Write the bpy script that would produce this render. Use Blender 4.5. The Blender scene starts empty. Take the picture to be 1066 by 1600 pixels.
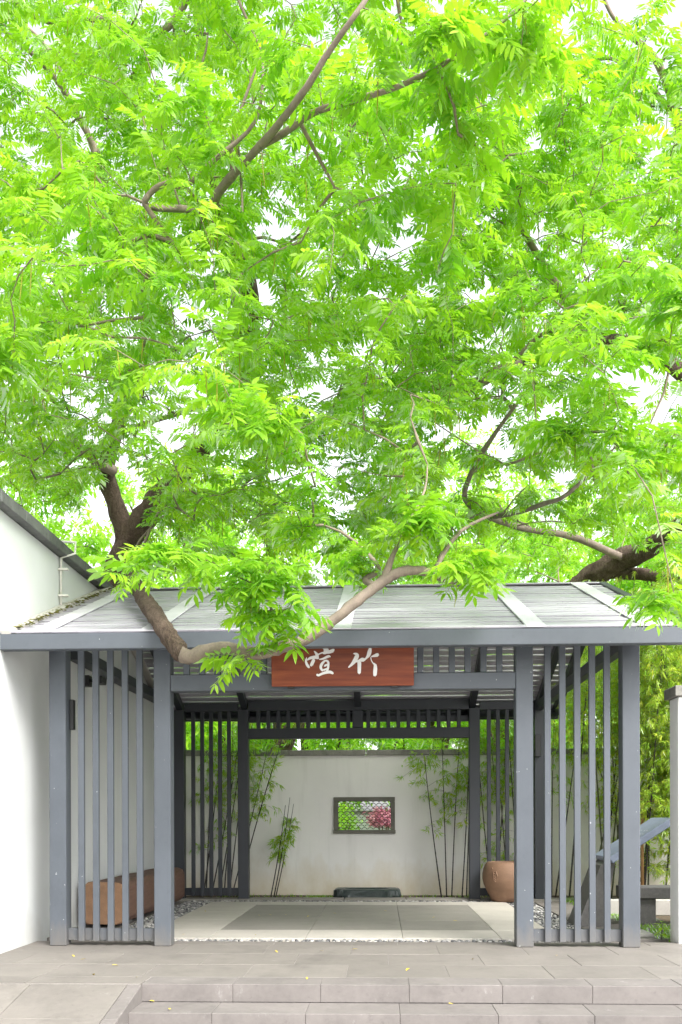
import bpy, bmesh, math, random
import numpy as np
from mathutils import Vector, Matrix

random.seed(7)
rng = np.random.default_rng(7)
scene = bpy.context.scene
COL = scene.collection

# ------------------------------------------------------------------ camera
PSI, ROLL, FOC = math.radians(2.4), 0.0025, 1500.0
CAM = Vector((0.338, -8.8, 1.16))
FWD = Vector((-math.sin(PSI), math.cos(PSI), 0))
RT0 = Vector((math.cos(PSI), math.sin(PSI), 0))
RT = RT0 * math.cos(ROLL) - Vector((0, 0, 1)) * math.sin(ROLL)
UPV = Vector((0, 0, 1)) * math.cos(ROLL) + RT0 * math.sin(ROLL)
cd = bpy.data.cameras.new('camera')
cam = bpy.data.objects.new('camera', cd)
COL.objects.link(cam)
cd.sensor_fit = 'VERTICAL'
cd.sensor_height = 36
cd.lens = 36 * FOC / 1600
cd.shift_y = 0.3
cd.clip_end = 2000
M = Matrix(((RT.x, UPV.x, -FWD.x, CAM.x), (RT.y, UPV.y, -FWD.y, CAM.y), (RT.z, UPV.z, -FWD.z, CAM.z), (0, 0, 0, 1)))
cam.matrix_world = M
scene.camera = cam

# ------------------------------------------------------------------ light
SUN_EL, SUN_AZ = math.radians(46), math.radians(142)      # azimuth clockwise from +Y: behind the camera, from the right
world = bpy.data.worlds.new('World')
scene.world = world
world.use_nodes = True
wn = world.node_tree
wn.nodes.clear()
sky = wn.nodes.new('ShaderNodeTexSky')
sky.sky_type = 'NISHITA'
sky.sun_disc = False
sky.sun_elevation = SUN_EL
sky.sun_rotation = SUN_AZ
sky.air_density = 1.0
sky.dust_density = 3.0
hs = wn.nodes.new('ShaderNodeHueSaturation')
hs.inputs['Saturation'].default_value = 0.18
bg = wn.nodes.new('ShaderNodeBackground')
bg.inputs['Strength'].default_value = 0.15
wo = wn.nodes.new('ShaderNodeOutputWorld')
wn.links.new(sky.outputs[0], hs.inputs['Color'])
wn.links.new(hs.outputs[0], bg.inputs['Color'])
wn.links.new(bg.outputs[0], wo.inputs['Surface'])
sl = bpy.data.lights.new('sun', 'SUN')
sl.energy = 1.55
sl.angle = math.radians(30)
sl.color = (1.0, 0.965, 0.92)
so = bpy.data.objects.new('sun', sl)
COL.objects.link(so)
sdir = Vector((math.sin(SUN_AZ) * math.cos(SUN_EL), math.cos(SUN_AZ) * math.cos(SUN_EL), math.sin(SUN_EL)))
so.rotation_euler = sdir.to_track_quat('Z', 'Y').to_euler()
so.location = sdir * 40
vs = scene.view_settings
vs.view_transform = 'Standard'
vs.look = 'None'
vs.gamma = 1
vs.exposure = 1.86
vs.use_curve_mapping = False
scene.cycles.max_bounces = 10
scene.cycles.diffuse_bounces = 6
scene.cycles.transmission_bounces = 6


def at(px, py, Y):
    """The point in depth Y that the photograph shows at pixel px, py."""
    d = FWD + RT * ((px - 533) / FOC) + UPV * ((1280 - py) / FOC)
    return CAM + d * ((Y - CAM.y) / d.y)


# ------------------------------------------------------------------ materials
def new_mat(name):
    m = bpy.data.materials.new(name)
    m.use_nodes = True
    nt = m.node_tree
    b = nt.nodes['Principled BSDF']
    return m, nt, b


def N(nt, t, **kw):
    n = nt.nodes.new(t)
    for k, v in kw.items():
        setattr(n, k, v)
    return n


def ramp(nt, src, stops):
    r = N(nt, 'ShaderNodeValToRGB')
    e = r.color_ramp.elements
    while len(e) < len(stops):
        e.new(0.5)
    for q, (p, c) in zip(e, stops):
        q.position = p
        q.color = (*c, 1) if len(c) == 3 else c
    nt.links.new(src, r.inputs['Fac'])
    return r


def noise(nt, scale, detail=4, rough=0.6, stretch=None, coord='Object'):
    tc = N(nt, 'ShaderNodeTexCoord')
    out = tc.outputs[coord]
    if coord == 'World':
        pass
    if stretch:
        mp = N(nt, 'ShaderNodeMapping')
        mp.inputs['Scale'].default_value = stretch
        nt.links.new(out, mp.inputs['Vector'])
        out = mp.outputs[0]
    n = N(nt, 'ShaderNodeTexNoise')
    n.inputs['Scale'].default_value = scale
    n.inputs['Detail'].default_value = detail
    n.inputs['Roughness'].default_value = rough
    nt.links.new(out, n.inputs['Vector'])
    return n


def world_noise(nt, scale, detail=4, rough=0.6, stretch=(1, 1, 1)):
    g = N(nt, 'ShaderNodeNewGeometry')
    mp = N(nt, 'ShaderNodeMapping')
    mp.inputs['Scale'].default_value = stretch
    nt.links.new(g.outputs['Position'], mp.inputs['Vector'])
    n = N(nt, 'ShaderNodeTexNoise')
    n.inputs['Scale'].default_value = scale
    n.inputs['Detail'].default_value = detail
    n.inputs['Roughness'].default_value = rough
    nt.links.new(mp.outputs[0], n.inputs['Vector'])
    return n


def mixc(nt, fac, a, b, mode='MIX'):
    m = N(nt, 'ShaderNodeMix', data_type='RGBA', blend_type=mode)
    if isinstance(fac, (int, float)):
        m.inputs['Factor'].default_value = fac
    else:
        nt.links.new(fac, m.inputs['Factor'])
    for s, v in (('A', a), ('B', b)):
        sock = [i for i in m.inputs if i.name == s and i.type == 'RGBA'][0]
        if isinstance(v, tuple):
            sock.default_value = (*v, 1)
        else:
            nt.links.new(v, sock)
    return [o for o in m.outputs if o.type == 'RGBA'][0]


def bump(nt, b, src, strength, dist=0.01):
    bp = N(nt, 'ShaderNodeBump')
    bp.inputs['Strength'].default_value = strength
    bp.inputs['Distance'].default_value = dist
    nt.links.new(src, bp.inputs['Height'])
    nt.links.new(bp.outputs[0], b.inputs['Normal'])


def sc(c, k):
    return tuple(min(1, x * k) for x in c)


def wear(m, chips=0.0, foot=0.0, stain=0.0, pale=0.0):
    """Chipped specks, a grimy foot, blotchy stains and pale salt marks over a finished surface."""
    nt = m.node_tree
    b = nt.nodes['Principled BSDF']
    lk = b.inputs['Base Color'].links[0]
    c = lk.from_socket
    if stain:
        n = world_noise(nt, 1.7, 6, 0.7, (1, 1, 1))
        c = mixc(nt, 1.0, c, ramp(nt, n.outputs[0], [(0.32, (1 - stain,) * 3), (0.50, (1, 1, 1)), (0.75, (1 + 0.0,) * 3)]).outputs[0], 'MULTIPLY')
        n = world_noise(nt, 14, 5, 0.75, (1, 1, 1))
        c = mixc(nt, 1.0, c, ramp(nt, n.outputs[0], [(0.30, (1 - stain,) * 3), (0.42, (1, 1, 1))]).outputs[0], 'MULTIPLY')
    if pale:
        n = world_noise(nt, 6, 6, 0.75, (1, 1, 0.5))
        c = mixc(nt, ramp(nt, n.outputs[0], [(0.62, (0, 0, 0)), (0.74, (pale,) * 3)]).outputs[0], c, (0.42, 0.41, 0.40))
    if foot:
        g = N(nt, 'ShaderNodeNewGeometry')
        sx = N(nt, 'ShaderNodeSeparateXYZ')
        nt.links.new(g.outputs['Position'], sx.inputs[0])
        n = world_noise(nt, 16, 4, 0.7, (1, 1, 0.25))
        ad = N(nt, 'ShaderNodeMath', operation='MULTIPLY_ADD')
        ad.inputs[1].default_value = -0.35
        nt.links.new(n.outputs[0], ad.inputs[0])
        nt.links.new(sx.outputs['Z'], ad.inputs[2])
        mr = N(nt, 'ShaderNodeMapRange')
        mr.inputs['From Min'].default_value = -0.20
        mr.inputs['From Max'].default_value = 0.05
        mr.inputs['To Min'].default_value = foot
        mr.inputs['To Max'].default_value = 0.0
        nt.links.new(ad.outputs[0], mr.inputs['Value'])
        c = mixc(nt, mr.outputs[0], c, (0.16, 0.14, 0.115))
    if chips:
        v = world_noise(nt, 30, 2, 0.5, (1, 1, 1))
        c = mixc(nt, ramp(nt, v.outputs[0], [(0.745, (0, 0, 0)), (0.765, (chips,) * 3)]).outputs[0], c, (0.45, 0.46, 0.47))
    nt.links.new(c, b.inputs['Base Color'])


def surf(name, col, rough=0.7, var=0.25, scale=6, bmp=0.2, bscale=60, stretch=(1, 1, 1), rnd=0.0, spec=0.5, col2=None):
    """Two-scale mottled surface in world space, each object a little different."""
    m, nt, b = new_mat(name)
    n1 = world_noise(nt, scale, 5, 0.62, stretch)
    n2 = world_noise(nt, scale * 9, 3, 0.6, stretch)
    r = ramp(nt, n1.outputs[0], [(0.3, sc(col, 1 - var)), (0.72, col2 or sc(col, 1 + var))])
    c = mixc(nt, 0.25, r.outputs[0], ramp(nt, n2.outputs[0], [(0.3, sc(col, 1 - 1.6 * var)), (0.7, sc(col, 1 + 1.4 * var))]).outputs[0])
    if rnd:
        oi = N(nt, 'ShaderNodeObjectInfo')
        rr = ramp(nt, oi.outputs['Random'], [(0, (1 - rnd,) * 3), (1, (1, 1, 1))])
        c = mixc(nt, 1.0, c, rr.outputs[0], 'MULTIPLY')
    nt.links.new(c, b.inputs['Base Color'])
    b.inputs['Roughness'].default_value = rough
    b.inputs['Specular IOR Level'].default_value = spec
    if bmp:
        bump(nt, b, world_noise(nt, bscale, 4, 0.6, stretch).outputs[0], bmp, 0.004)
    return m


def plaster(name, base, stain, streak=0.35, low=None):
    """Lime plaster: broad mottling, narrow weather streaks running down, a damp foot."""
    m, nt, b = new_mat(name)
    n1 = world_noise(nt, 1.3, 5, 0.6)
    c = ramp(nt, n1.outputs[0], [(0.3, sc(base, 0.93)), (0.7, base)]).outputs[0]
    n2 = world_noise(nt, 5.0, 4, 0.6, (1, 1, 0.09))
    f = ramp(nt, n2.outputs[0], [(0.52, (0, 0, 0)), (0.78, (streak,) * 3)])
    c = mixc(nt, f.outputs[0], c, stain)
    if low:
        z0, z1, lc = low
        g = N(nt, 'ShaderNodeNewGeometry')
        sx = N(nt, 'ShaderNodeSeparateXYZ')
        nt.links.new(g.outputs['Position'], sx.inputs[0])
        n3 = world_noise(nt, 3.0, 5, 0.65, (1, 1, 0.6))
        ad = N(nt, 'ShaderNodeMath', operation='MULTIPLY_ADD')
        ad.inputs[1].default_value = -0.9
        nt.links.new(n3.outputs[0], ad.inputs[0])
        nt.links.new(sx.outputs['Z'], ad.inputs[2])
        mr = N(nt, 'ShaderNodeMapRange')
        mr.inputs['From Min'].default_value = z0 - 0.45
        mr.inputs['From Max'].default_value = z1 - 0.45
        mr.inputs['To Min'].default_value = 0.75
        mr.inputs['To Max'].default_value = 0.0
        nt.links.new(ad.outputs[0], mr.inputs['Value'])
        c = mixc(nt, mr.outputs[0], c, lc)
    nt.links.new(c, b.inputs['Base Color'])
    b.inputs['Roughness'].default_value = 0.85
    b.inputs['Specular IOR Level'].default_value = 0.25
    bump(nt, b, world_noise(nt, 28, 5, 0.65).outputs[0], 0.25, 0.004)
    return m


def leaf_mat(name, dark, light, tdark, tlight, gloss=0.35):
    """A thin leaf: it reflects a little and lets more through; young leaves are yellower (attribute tint)."""
    m = bpy.data.materials.new(name)
    m.use_nodes = True
    nt = m.node_tree
    nt.nodes.clear()
    a = N(nt, 'ShaderNodeAttribute')
    a.attribute_name = 'tint'
    cr = ramp(nt, a.outputs['Fac'], [(0.0, dark), (1.0, light)])
    ct = ramp(nt, a.outputs['Fac'], [(0.0, tdark), (1.0, tlight)])
    d = N(nt, 'ShaderNodeBsdfDiffuse')
    t = N(nt, 'ShaderNodeBsdfTranslucent')
    nt.links.new(cr.outputs[0], d.inputs['Color'])
    nt.links.new(ct.outputs[0], t.inputs['Color'])
    ad = N(nt, 'ShaderNodeAddShader')
    nt.links.new(d.outputs[0], ad.inputs[0])
    nt.links.new(t.outputs[0], ad.inputs[1])
    g = N(nt, 'ShaderNodeBsdfGlossy')
    g.inputs['Roughness'].default_value = 0.36
    g.inputs['Color'].default_value = (0.9, 0.95, 0.9, 1)
    fr = N(nt, 'ShaderNodeFresnel')
    fr.inputs['IOR'].default_value = 1.38
    ml = N(nt, 'ShaderNodeMath', operation='MULTIPLY')
    ml.inputs[1].default_value = gloss
    nt.links.new(fr.outputs[0], ml.inputs[0])
    mx = N(nt, 'ShaderNodeMixShader')
    nt.links.new(ml.outputs[0], mx.inputs[0])
    nt.links.new(ad.outputs[0], mx.inputs[1])
    nt.links.new(g.outputs[0], mx.inputs[2])
    o = N(nt, 'ShaderNodeOutputMaterial')
    nt.links.new(mx.outputs[0], o.inputs['Surface'])
    return m


def bark_mat(name, a, b_, scale=9):
    m, nt, b = new_mat(name)
    n = world_noise(nt, scale, 6, 0.7, (1, 1, 0.45))
    v = N(nt, 'ShaderNodeTexVoronoi')
    v.feature = 'DISTANCE_TO_EDGE'
    v.inputs['Scale'].default_value = scale * 2.2
    g = N(nt, 'ShaderNodeNewGeometry')
    mp = N(nt, 'ShaderNodeMapping')
    mp.inputs['Scale'].default_value = (1, 1, 0.35)
    nt.links.new(g.outputs['Position'], mp.inputs['Vector'])
    mm = mixc(nt, 0.25, mp.outputs[0], n.outputs['Color'])
    nt.links.new(mm, v.inputs['Vector'])
    c = ramp(nt, n.outputs[0], [(0.3, a), (0.7, b_)]).outputs[0]
    c = mixc(nt, ramp(nt, v.outputs['Distance'], [(0.0, (0.75,) * 3), (0.12, (0, 0, 0))]).outputs[0], c, sc(a, 0.5))
    nt.links.new(c, b.inputs['Base Color'])
    b.inputs['Roughness'].default_value = 0.9
    b.inputs['Specular IOR Level'].default_value = 0.2
    bump(nt, b, v.outputs['Distance'], 1.0, 0.05)
    return m


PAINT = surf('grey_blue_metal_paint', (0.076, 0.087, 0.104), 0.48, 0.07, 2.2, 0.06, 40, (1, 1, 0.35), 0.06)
SHADEP = surf('shaded_metal_paint', (0.030, 0.034, 0.042), 0.45, 0.07, 2.2, 0.06, 40, (1, 1, 0.35), 0.06)  # post paint darkened: shade of the rear frame and roof timbering put into the colour
ROOFB = surf('pale_roof_batten_paint', (0.62, 0.595, 0.655), 0.4, 0.12, 3.0, 0.1, 40, (0.5, 2, 2), 0.1)
ROOFP = surf('roof_slat_paint', (0.43, 0.41, 0.465), 0.36, 0.16, 3.0, 0.1, 40, (0.5, 2, 2), 0.22)
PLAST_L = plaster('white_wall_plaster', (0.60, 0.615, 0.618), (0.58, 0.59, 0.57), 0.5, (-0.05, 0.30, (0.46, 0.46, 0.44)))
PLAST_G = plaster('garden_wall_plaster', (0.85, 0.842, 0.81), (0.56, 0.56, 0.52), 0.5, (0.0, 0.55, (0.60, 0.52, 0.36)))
COPING = surf('grey_coping_tile', (0.15, 0.155, 0.152), 0.8, 0.25, 7, 0.3, 60, (1, 1, 1), 0.2)
COPING_G = surf('weathered_coping', (0.24, 0.232, 0.205), 0.85, 0.3, 5, 0.3, 60, (1, 1, 1), 0.15)
STONE = surf('grey_paving_stone', (0.174, 0.158, 0.142), 0.75, 0.13, 2.4, 0.18, 90, (1, 1, 1), 0.13)
STEP = surf('step_stone', (0.168, 0.152, 0.143), 0.75, 0.17, 3.0, 0.2, 80, (1, 1, 1), 0.12)
TILE_L = surf('light_floor_tile', (0.45, 0.422, 0.375), 0.7, 0.08, 2.0, 0.1, 90, (1, 1, 1), 0.09)
TILE_D = surf('dark_floor_tile', (0.25, 0.235, 0.208), 0.7, 0.10, 2.0, 0.12, 90, (1, 1, 1), 0.08)
KERB = surf('kerb_stone', (0.235, 0.22, 0.195), 0.8, 0.15, 4, 0.2, 80, (1, 1, 1), 0.1)
MORTAR_L = surf('pale_joint_mortar', (0.27, 0.25, 0.235), 0.95, 0.35, 14, 0.2, 90)
MORTAR = surf('joint_mortar', (0.16, 0.15, 0.135), 0.95, 0.2, 10, 0.2, 90)
PEBBLE, _nt, _b = new_mat('pebble')
_g = N(_nt, 'ShaderNodeNewGeometry')
_nt.links.new(ramp(_nt, _g.outputs['Random Per Island'], [(0.0, (0.05, 0.052, 0.055)), (0.45, (0.17, 0.17, 0.17)), (0.8, (0.33, 0.32, 0.30)), (1.0, (0.52, 0.51, 0.48))]).outputs[0], _b.inputs['Base Color'])
_b.inputs['Roughness'].default_value = 0.5
SOIL = surf('garden_soil', (0.10, 0.075, 0.045), 0.95, 0.4, 8, 0.6, 40)
EARTH = surf('bare_ground', (0.30, 0.285, 0.26), 0.9, 0.2, 0.7, 0.3, 20)
GARDEN = surf('pale_garden_paving', (0.55, 0.54, 0.52), 0.85, 0.1, 1.0, 0.2, 30)
BASIN = surf('dark_green_stone', (0.030, 0.042, 0.040), 0.38, 0.6, 9, 0.6, 22)
GRANITE = surf('grey_granite', (0.135, 0.13, 0.125), 0.8, 0.22, 30, 0.2, 120)
PALEST = surf('pale_concrete', (0.42, 0.40, 0.37), 0.85, 0.12, 5, 0.2, 60)
BLACK = surf('black_plastic', (0.012, 0.012, 0.013), 0.45, 0.1, 5, 0)
TERRA = surf('terracotta', (0.205, 0.118, 0.072), 0.72, 0.18, 5, 0.25, 50, (1, 1, 2.5))
LOGM = surf('red_brown_timber', (0.115, 0.060, 0.042), 0.7, 0.3, 9, 0.35, 34, (6, 0.5, 6))
LOGEND = surf('timber_end_grain', (0.25, 0.142, 0.08), 0.75, 0.22, 12, 0.35, 60)
CULM_D = surf('black_bamboo_culm', (0.030, 0.024, 0.020), 0.5, 0.5, 6, 0.1, 30, (1, 1, 0.6))
CULM_G = surf('green_bamboo_culm', (0.075, 0.085, 0.035), 0.5, 0.4, 4, 0.1, 30, (1, 1, 0.5))
CANE = surf('dry_cane', (0.36, 0.20, 0.09), 0.6, 0.2, 8, 0.1, 30)
PIPE = surf('white_pipe', (0.62, 0.60, 0.55), 0.6, 0.15, 8, 0.1, 30)
YELLOWLEAF = surf('yellow_leaf', (0.50, 0.38, 0.04), 0.6, 0.25, 40, 0)
MOSSM = surf('moss', (0.13, 0.12, 0.02), 0.95, 0.5, 14, 0.5, 60)
WHITEP = surf('white_lettering', (0.80, 0.79, 0.78), 0.6, 0.05, 30, 0.0)
SIGNSTONE = surf('blue_grey_slate', (0.24, 0.275, 0.37), 0.4, 0.15, 5, 0.1, 60)
LIMBM = surf('grey_tan_limb_bark', (0.20, 0.16, 0.125), 0.85, 0.35, 9, 0.5, 45, (1, 1, 0.6))
BARK = bark_mat('brown_bark', (0.09, 0.062, 0.046), (0.25, 0.185, 0.14), 9)
TWIG = surf('grey_brown_twig', (0.20, 0.16, 0.12), 0.85, 0.4, 12, 0.4, 40)
FLOWER = leaf_mat('pink_blossom', (0.36, 0.13, 0.19), (0.58, 0.34, 0.38), (0.2, 0.04, 0.1), (0.25, 0.1, 0.14), 0.1)
LEAF = leaf_mat('wingnut_leaf', (0.055, 0.125, 0.008), (0.145, 0.22, 0.014), (0.15, 0.35, 0.010), (0.33, 0.54, 0.018), 0.4)
LEAF_FAR = leaf_mat('far_tree_leaf', (0.08, 0.17, 0.012), (0.17, 0.25, 0.02), (0.19, 0.40, 0.02), (0.32, 0.54, 0.03), 0.3)
LEAF_BAM = leaf_mat('bamboo_leaf', (0.08, 0.17, 0.014), (0.22, 0.24, 0.03), (0.20, 0.42, 0.018), (0.46, 0.48, 0.05), 0.4)
CATKIN = leaf_mat('catkin_green', (0.16, 0.18, 0.02), (0.26, 0.24, 0.04), (0.10, 0.14, 0.01), (0.2, 0.18, 0.02), 0.1)


wear(PAINT, 0.75, 0.55, 0.12)
wear(STONE, 0, 0, 0.22, 0.25)
wear(STEP, 0, 0, 0.22, 0.5)
wear(TILE_L, 0, 0, 0.12)
wear(TILE_D, 0, 0, 0.14, 0.12)
wear(COPING, 0, 0, 0.4)
wear(COPING_G, 0, 0, 0.4)
wear(ROOFP, 0, 0, 0.2)
wear(ROOFB, 0, 0, 0.18)


def board_mat():
    m, nt, b = new_mat('varnished_red_board')
    n = noise(nt, 3.0, 6, 0.6, (0.7, 6, 9))
    c = ramp(nt, n.outputs[0], [(0.25, (0.11, 0.018, 0.007)), (0.55, (0.19, 0.040, 0.013)), (0.8, (0.25, 0.068, 0.023))]).outputs[0]
    nt.links.new(c, b.inputs['Base Color'])
    b.inputs['Roughness'].default_value = 0.33
    b.inputs['Coat Weight'].default_value = 0.1
    b.inputs['Specular IOR Level'].default_value = 0.3
    b.inputs['Coat Roughness'].default_value = 0.3
    bump(nt, b, n.outputs[0], 0.12, 0.004)
    return m


BOARD = board_mat()


# ------------------------------------------------------------------ object helpers
def link(o):
    COL.objects.link(o)
    return o


def tag(o, label=None, cat=None, group=None, kind=None):
    if label: o['label'] = label
    if cat: o['category'] = cat
    if group: o['group'] = group
    if kind: o['kind'] = kind
    return o


def thing(name, loc, label, cat, group=None):
    o = link(bpy.data.objects.new(name, None))
    o.location = loc
    o.empty_display_size = 0.2
    if cat: o['kind'] = 'thing'
    return tag(o, label, cat, group)


WORLD = {}


def wloc(o):
    v = Vector(o.location)
    while o.parent:
        o = o.parent
        v += Vector(o.location)
    return v


def add(name, me, mat, parent=None, loc=(0, 0, 0), rot=None):
    """Link a mesh; loc is a world position (parents are never rotated)."""
    if mat and not me.materials:
        me.materials.append(mat)
    o = link(bpy.data.objects.new(name, me))
    l = Vector(loc)
    if parent:
        o.parent = parent
        l = l - wloc(parent)
    o.location = l
    if rot:
        o.rotation_euler = rot
    return o


def mesh(name, verts, faces, mat=None, smooth=False):
    me = bpy.data.meshes.new(name)
    me.from_pydata([tuple(v) for v in verts], [], faces)
    if mat: me.materials.append(mat)
    if smooth: me.polygons.foreach_set('use_smooth', [True] * len(me.polygons))
    return me


BOXES = {}


def box_me(sx, sy, sz, mat, bev=0.004):
    """Centred box with chamfered edges; alike boxes share one mesh."""
    k = (round(sx, 4), round(sy, 4), round(sz, 4), mat.name, bev)
    if k in BOXES:
        return BOXES[k]
    bm = bmesh.new()
    bmesh.ops.create_cube(bm, size=1)
    for v in bm.verts:
        v.co = Vector((v.co.x * sx, v.co.y * sy, v.co.z * sz))
    if bev:
        bmesh.ops.bevel(bm, geom=list(bm.edges), offset=min(bev, sx * 0.4, sy * 0.4, sz * 0.4), segments=1, affect='EDGES', profile=0.5)
    me = bpy.data.meshes.new('box')
    bm.to_mesh(me)
    bm.free()
    me.materials.append(mat)
    BOXES[k] = me
    return me


def box(name, x0, x1, y0, y1, z0, z1, mat, parent=None, bev=0.004):
    return add(name, box_me(x1 - x0, y1 - y0, z1 - z0, mat, bev), mat, parent, ((x0 + x1) / 2, (y0 + y1) / 2, (z0 + z1) / 2))


def tube_geo(pts, rads, n=6, wob=0.0, cap=True):
    """Verts and faces of a tapered tube along pts."""
    pts = [Vector(p) for p in pts]
    V, Fc = [], []
    ref = Vector((0.31, 0.87, 0.4))
    for i, p in enumerate(pts):
        t = (pts[min(i + 1, len(pts) - 1)] - pts[max(i - 1, 0)]).normalized()
        a = t.cross(ref)
        if a.length < 1e-3: a = t.cross(Vector((1, 0, 0)))
        a.normalize()
        b = t.cross(a)
        for k in range(n):
            w = 2 * math.pi * k / n
            r = rads[i] * (1 + (random.uniform(-wob, wob) if wob else 0))
            V.append(p + (a * math.cos(w) + b * math.sin(w)) * r)
    for i in range(len(pts) - 1):
        for k in range(n):
            Fc.append((i * n + k, i * n + (k + 1) % n, (i + 1) * n + (k + 1) % n, (i + 1) * n + k))
    if cap:
        Fc.append(tuple(range(n))[::-1])
        Fc.append(tuple((len(pts) - 1) * n + k for k in range(n)))
    return V, Fc


def smooth_path(pts, sub):
    """Catmull-Rom through rows of numbers."""
    P = [np.array(p, float) for p in pts]
    out = []
    for i in range(len(P) - 1):
        p0, p1, p2, p3 = P[max(i - 1, 0)], P[i], P[i + 1], P[min(i + 2, len(P) - 1)]
        for s in range(sub):
            t = s / sub
            out.append(0.5 * ((2 * p1) + (p2 - p0) * t + (2 * p0 - 5 * p1 + 4 * p2 - p3) * t * t + (3 * p1 - p0 - 3 * p2 + p3) * t ** 3))
    out.append(P[-1])
    return out


def lathe(profile, n=40):
    V, Fc = [], []
    for r, z in profile:
        for k in range(n):
            a = 2 * math.pi * k / n
            V.append((r * math.cos(a), r * math.sin(a), z))
    for i in range(len(profile) - 1):
        for k in range(n):
            Fc.append((i * n + k, i * n + (k + 1) % n, (i + 1) * n + (k + 1) % n, (i + 1) * n + k))
    Fc.append(tuple(range(n))[::-1])
    Fc.append(tuple((len(profile) - 1) * n + k for k in range(n)))
    return V, Fc


def tri_mesh(name, V, T, tint=None, mat=None, smooth=False):
    """Large triangle meshes straight from numpy arrays."""
    me = bpy.data.meshes.new(name)
    V = np.asarray(V, np.float32)
    T = np.asarray(T, np.int32)
    me.vertices.add(len(V))
    me.vertices.foreach_set('co', V.ravel())
    me.loops.add(len(T) * 3)
    me.loops.foreach_set('vertex_index', T.ravel())
    me.polygons.add(len(T))
    me.polygons.foreach_set('loop_start', np.arange(len(T), dtype=np.int32) * 3)
    if smooth:
        me.polygons.foreach_set('use_smooth', np.ones(len(T), bool))
    if tint is not None:
        a = me.attributes.new('tint', 'FLOAT', 'POINT')
        a.data.foreach_set('value', np.asarray(tint, np.float32))
    me.update(calc_edges=True)
    me.validate()
    if mat: me.materials.append(mat)
    return me


# ------------------------------------------------------------------ ground, paving, steps
def sheet(name, x0, x1, y0, y1, z, mat):
    return tag(add(name, mesh(name, [(x0, y0, z), (x1, y0, z), (x1, y1, z), (x0, y1, z)], [(0, 1, 2, 3)], mat), mat), kind='structure')


sheet('ground', -300, 300, -300, 300, -0.42, EARTH)


def solid(name, x0, x1, y0, y1, z0, z1, mat):
    o = box(name, x0, x1, y0, y1, z0, z1, mat, None, 0)
    return tag(o, kind='structure')


def pave(parent, name, mat, x0, x1, rows, z, length, thick=0.05, joint=0.0026, offset=0.5, zj=0.0012, lens=None):
    """Rows of slabs (y0, y1 per row), each slab an object, staggered joints."""
    for i, (ya, yb) in enumerate(rows):
        x = x0
        first = True
        while x < x1 - 0.02:
            L = length
            if first and i % 2: L = length * offset
            first = False
            xe = min(x + L, x1)
            if x1 - xe < 0.12: xe = x1
            dz = random.uniform(-zj, zj)
            o = box(name, x + joint / 2, xe - joint / 2, ya + joint / 2, yb - joint / 2, z - thick, z, mat, parent, 0.003)
            o.location.z += dz
            o.rotation_euler = (random.uniform(-.0012, .0012), random.uniform(-.0008, .0008), 0)
            x = xe


landing = solid('landing', -2.95, 7.0, -1.93, 0.30, -0.41, -0.004, MORTAR_L)
pave(landing, 'paving_slab', STONE, -2.965, 6.8, [(-1.77, -1.16), (-1.16, -0.55), (-0.55, 0.05)], 0.0, 0.76, offset=0.42)
pave(landing, 'paving_slab', STONE, -2.965, 6.8, [(0.05, 0.29)], 0.0, 1.15)
# the row along the step edge: its stones carry a nosing
solid('landing_core', -2.95, -1.37, -2.07, -1.93, -0.41, -0.004, MORTAR_L)
x = -1.36
k = 0
while x < 6.5:
    L = 0.63 * (0.985 if k % 3 else 1.03)
    o = box('edge_stone', x + .0008, x + L - .0008, -2.075, -1.774, -0.126, 0.0, STEP, landing, 0.003)
    o.location.z += random.uniform(-.001, .001)
    x += L
    k += 1
pave(landing, 'paving_slab', STONE, -2.965, -1.365, [(-2.07, -1.774)], 0.0, 0.76)

# steps going down to the camera
steps = solid('stair', -1.345, 6.6, -2.84, -2.45, -0.412, -0.386, MORTAR_L)
for s, (yf, zt) in enumerate(((-2.462, -0.128), (-2.852, -0.256))):
    x, k = -1.353, 0
    while x < 6.4:
        L = 0.632 * (0.99 if (k + s) % 3 else 1.02) if k else (0.56, 0.3)[s]
        o = box('tread_stone', x + .0008, x + L - .0008, yf, yf + 0.386, zt - 0.126, zt, STEP, steps, 0.003)
        o.rotation_euler = (0, random.uniform(-.001, .001), 0)
        x += L
        k += 1
solid('stair_core', -1.34, 6.4, -2.44, -1.95, -0.415, -0.258, MORTAR_L)
solid('stair_core', -1.34, 6.4, -2.06, -1.95, -0.25, -0.13, MORTAR_L)
# ramp left of the steps
rs = 0.19
ramp_o = tag(add('ramp', mesh('ramp', [(-2.95, -2.075, -0.05), (-1.38, -2.075, -0.05), (-1.38, -4.1, -0.05 - 2.025 * rs), (-2.92, -4.1, -0.05 - 2.025 * rs),
                                  (-2.92, -2.075, -0.42), (-1.38, -2.075, -0.42), (-1.38, -4.1, -0.44), (-2.92, -4.1, -0.44)],
                 [(0, 3, 2, 1), (1, 2, 6, 5), (0, 4, 7, 3), (2, 3, 7, 6)], MORTAR), MORTAR), kind='structure')
for j, (ya, yb) in enumerate(((-2.08, -2.70), (-2.70, -3.32), (-3.32, -3.94))):
    for xa, xb in ((-2.965, -2.15), (-2.15, -1.455)):
        yc = (ya + yb) / 2
        o = add('paving_slab', box_me(xb - xa - .005, 0.62 / math.cos(math.atan(rs)) - .005, 0.05, STONE, 0.003), STONE, ramp_o, ((xa + xb) / 2, yc, (yc + 2.075) * rs - 0.026))
        o.rotation_euler = (math.atan(rs), 0, 0)
    yc = (ya + yb) / 2
    o = add('edge_stone', box_me(0.10, 0.615 / math.cos(math.atan(rs)), 0.16, STEP, 0.004), STEP, ramp_o, (-1.402, yc, (yc + 2.075) * rs - 0.079))
    o.rotation_euler = (math.atan(rs), 0, 0)

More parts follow.
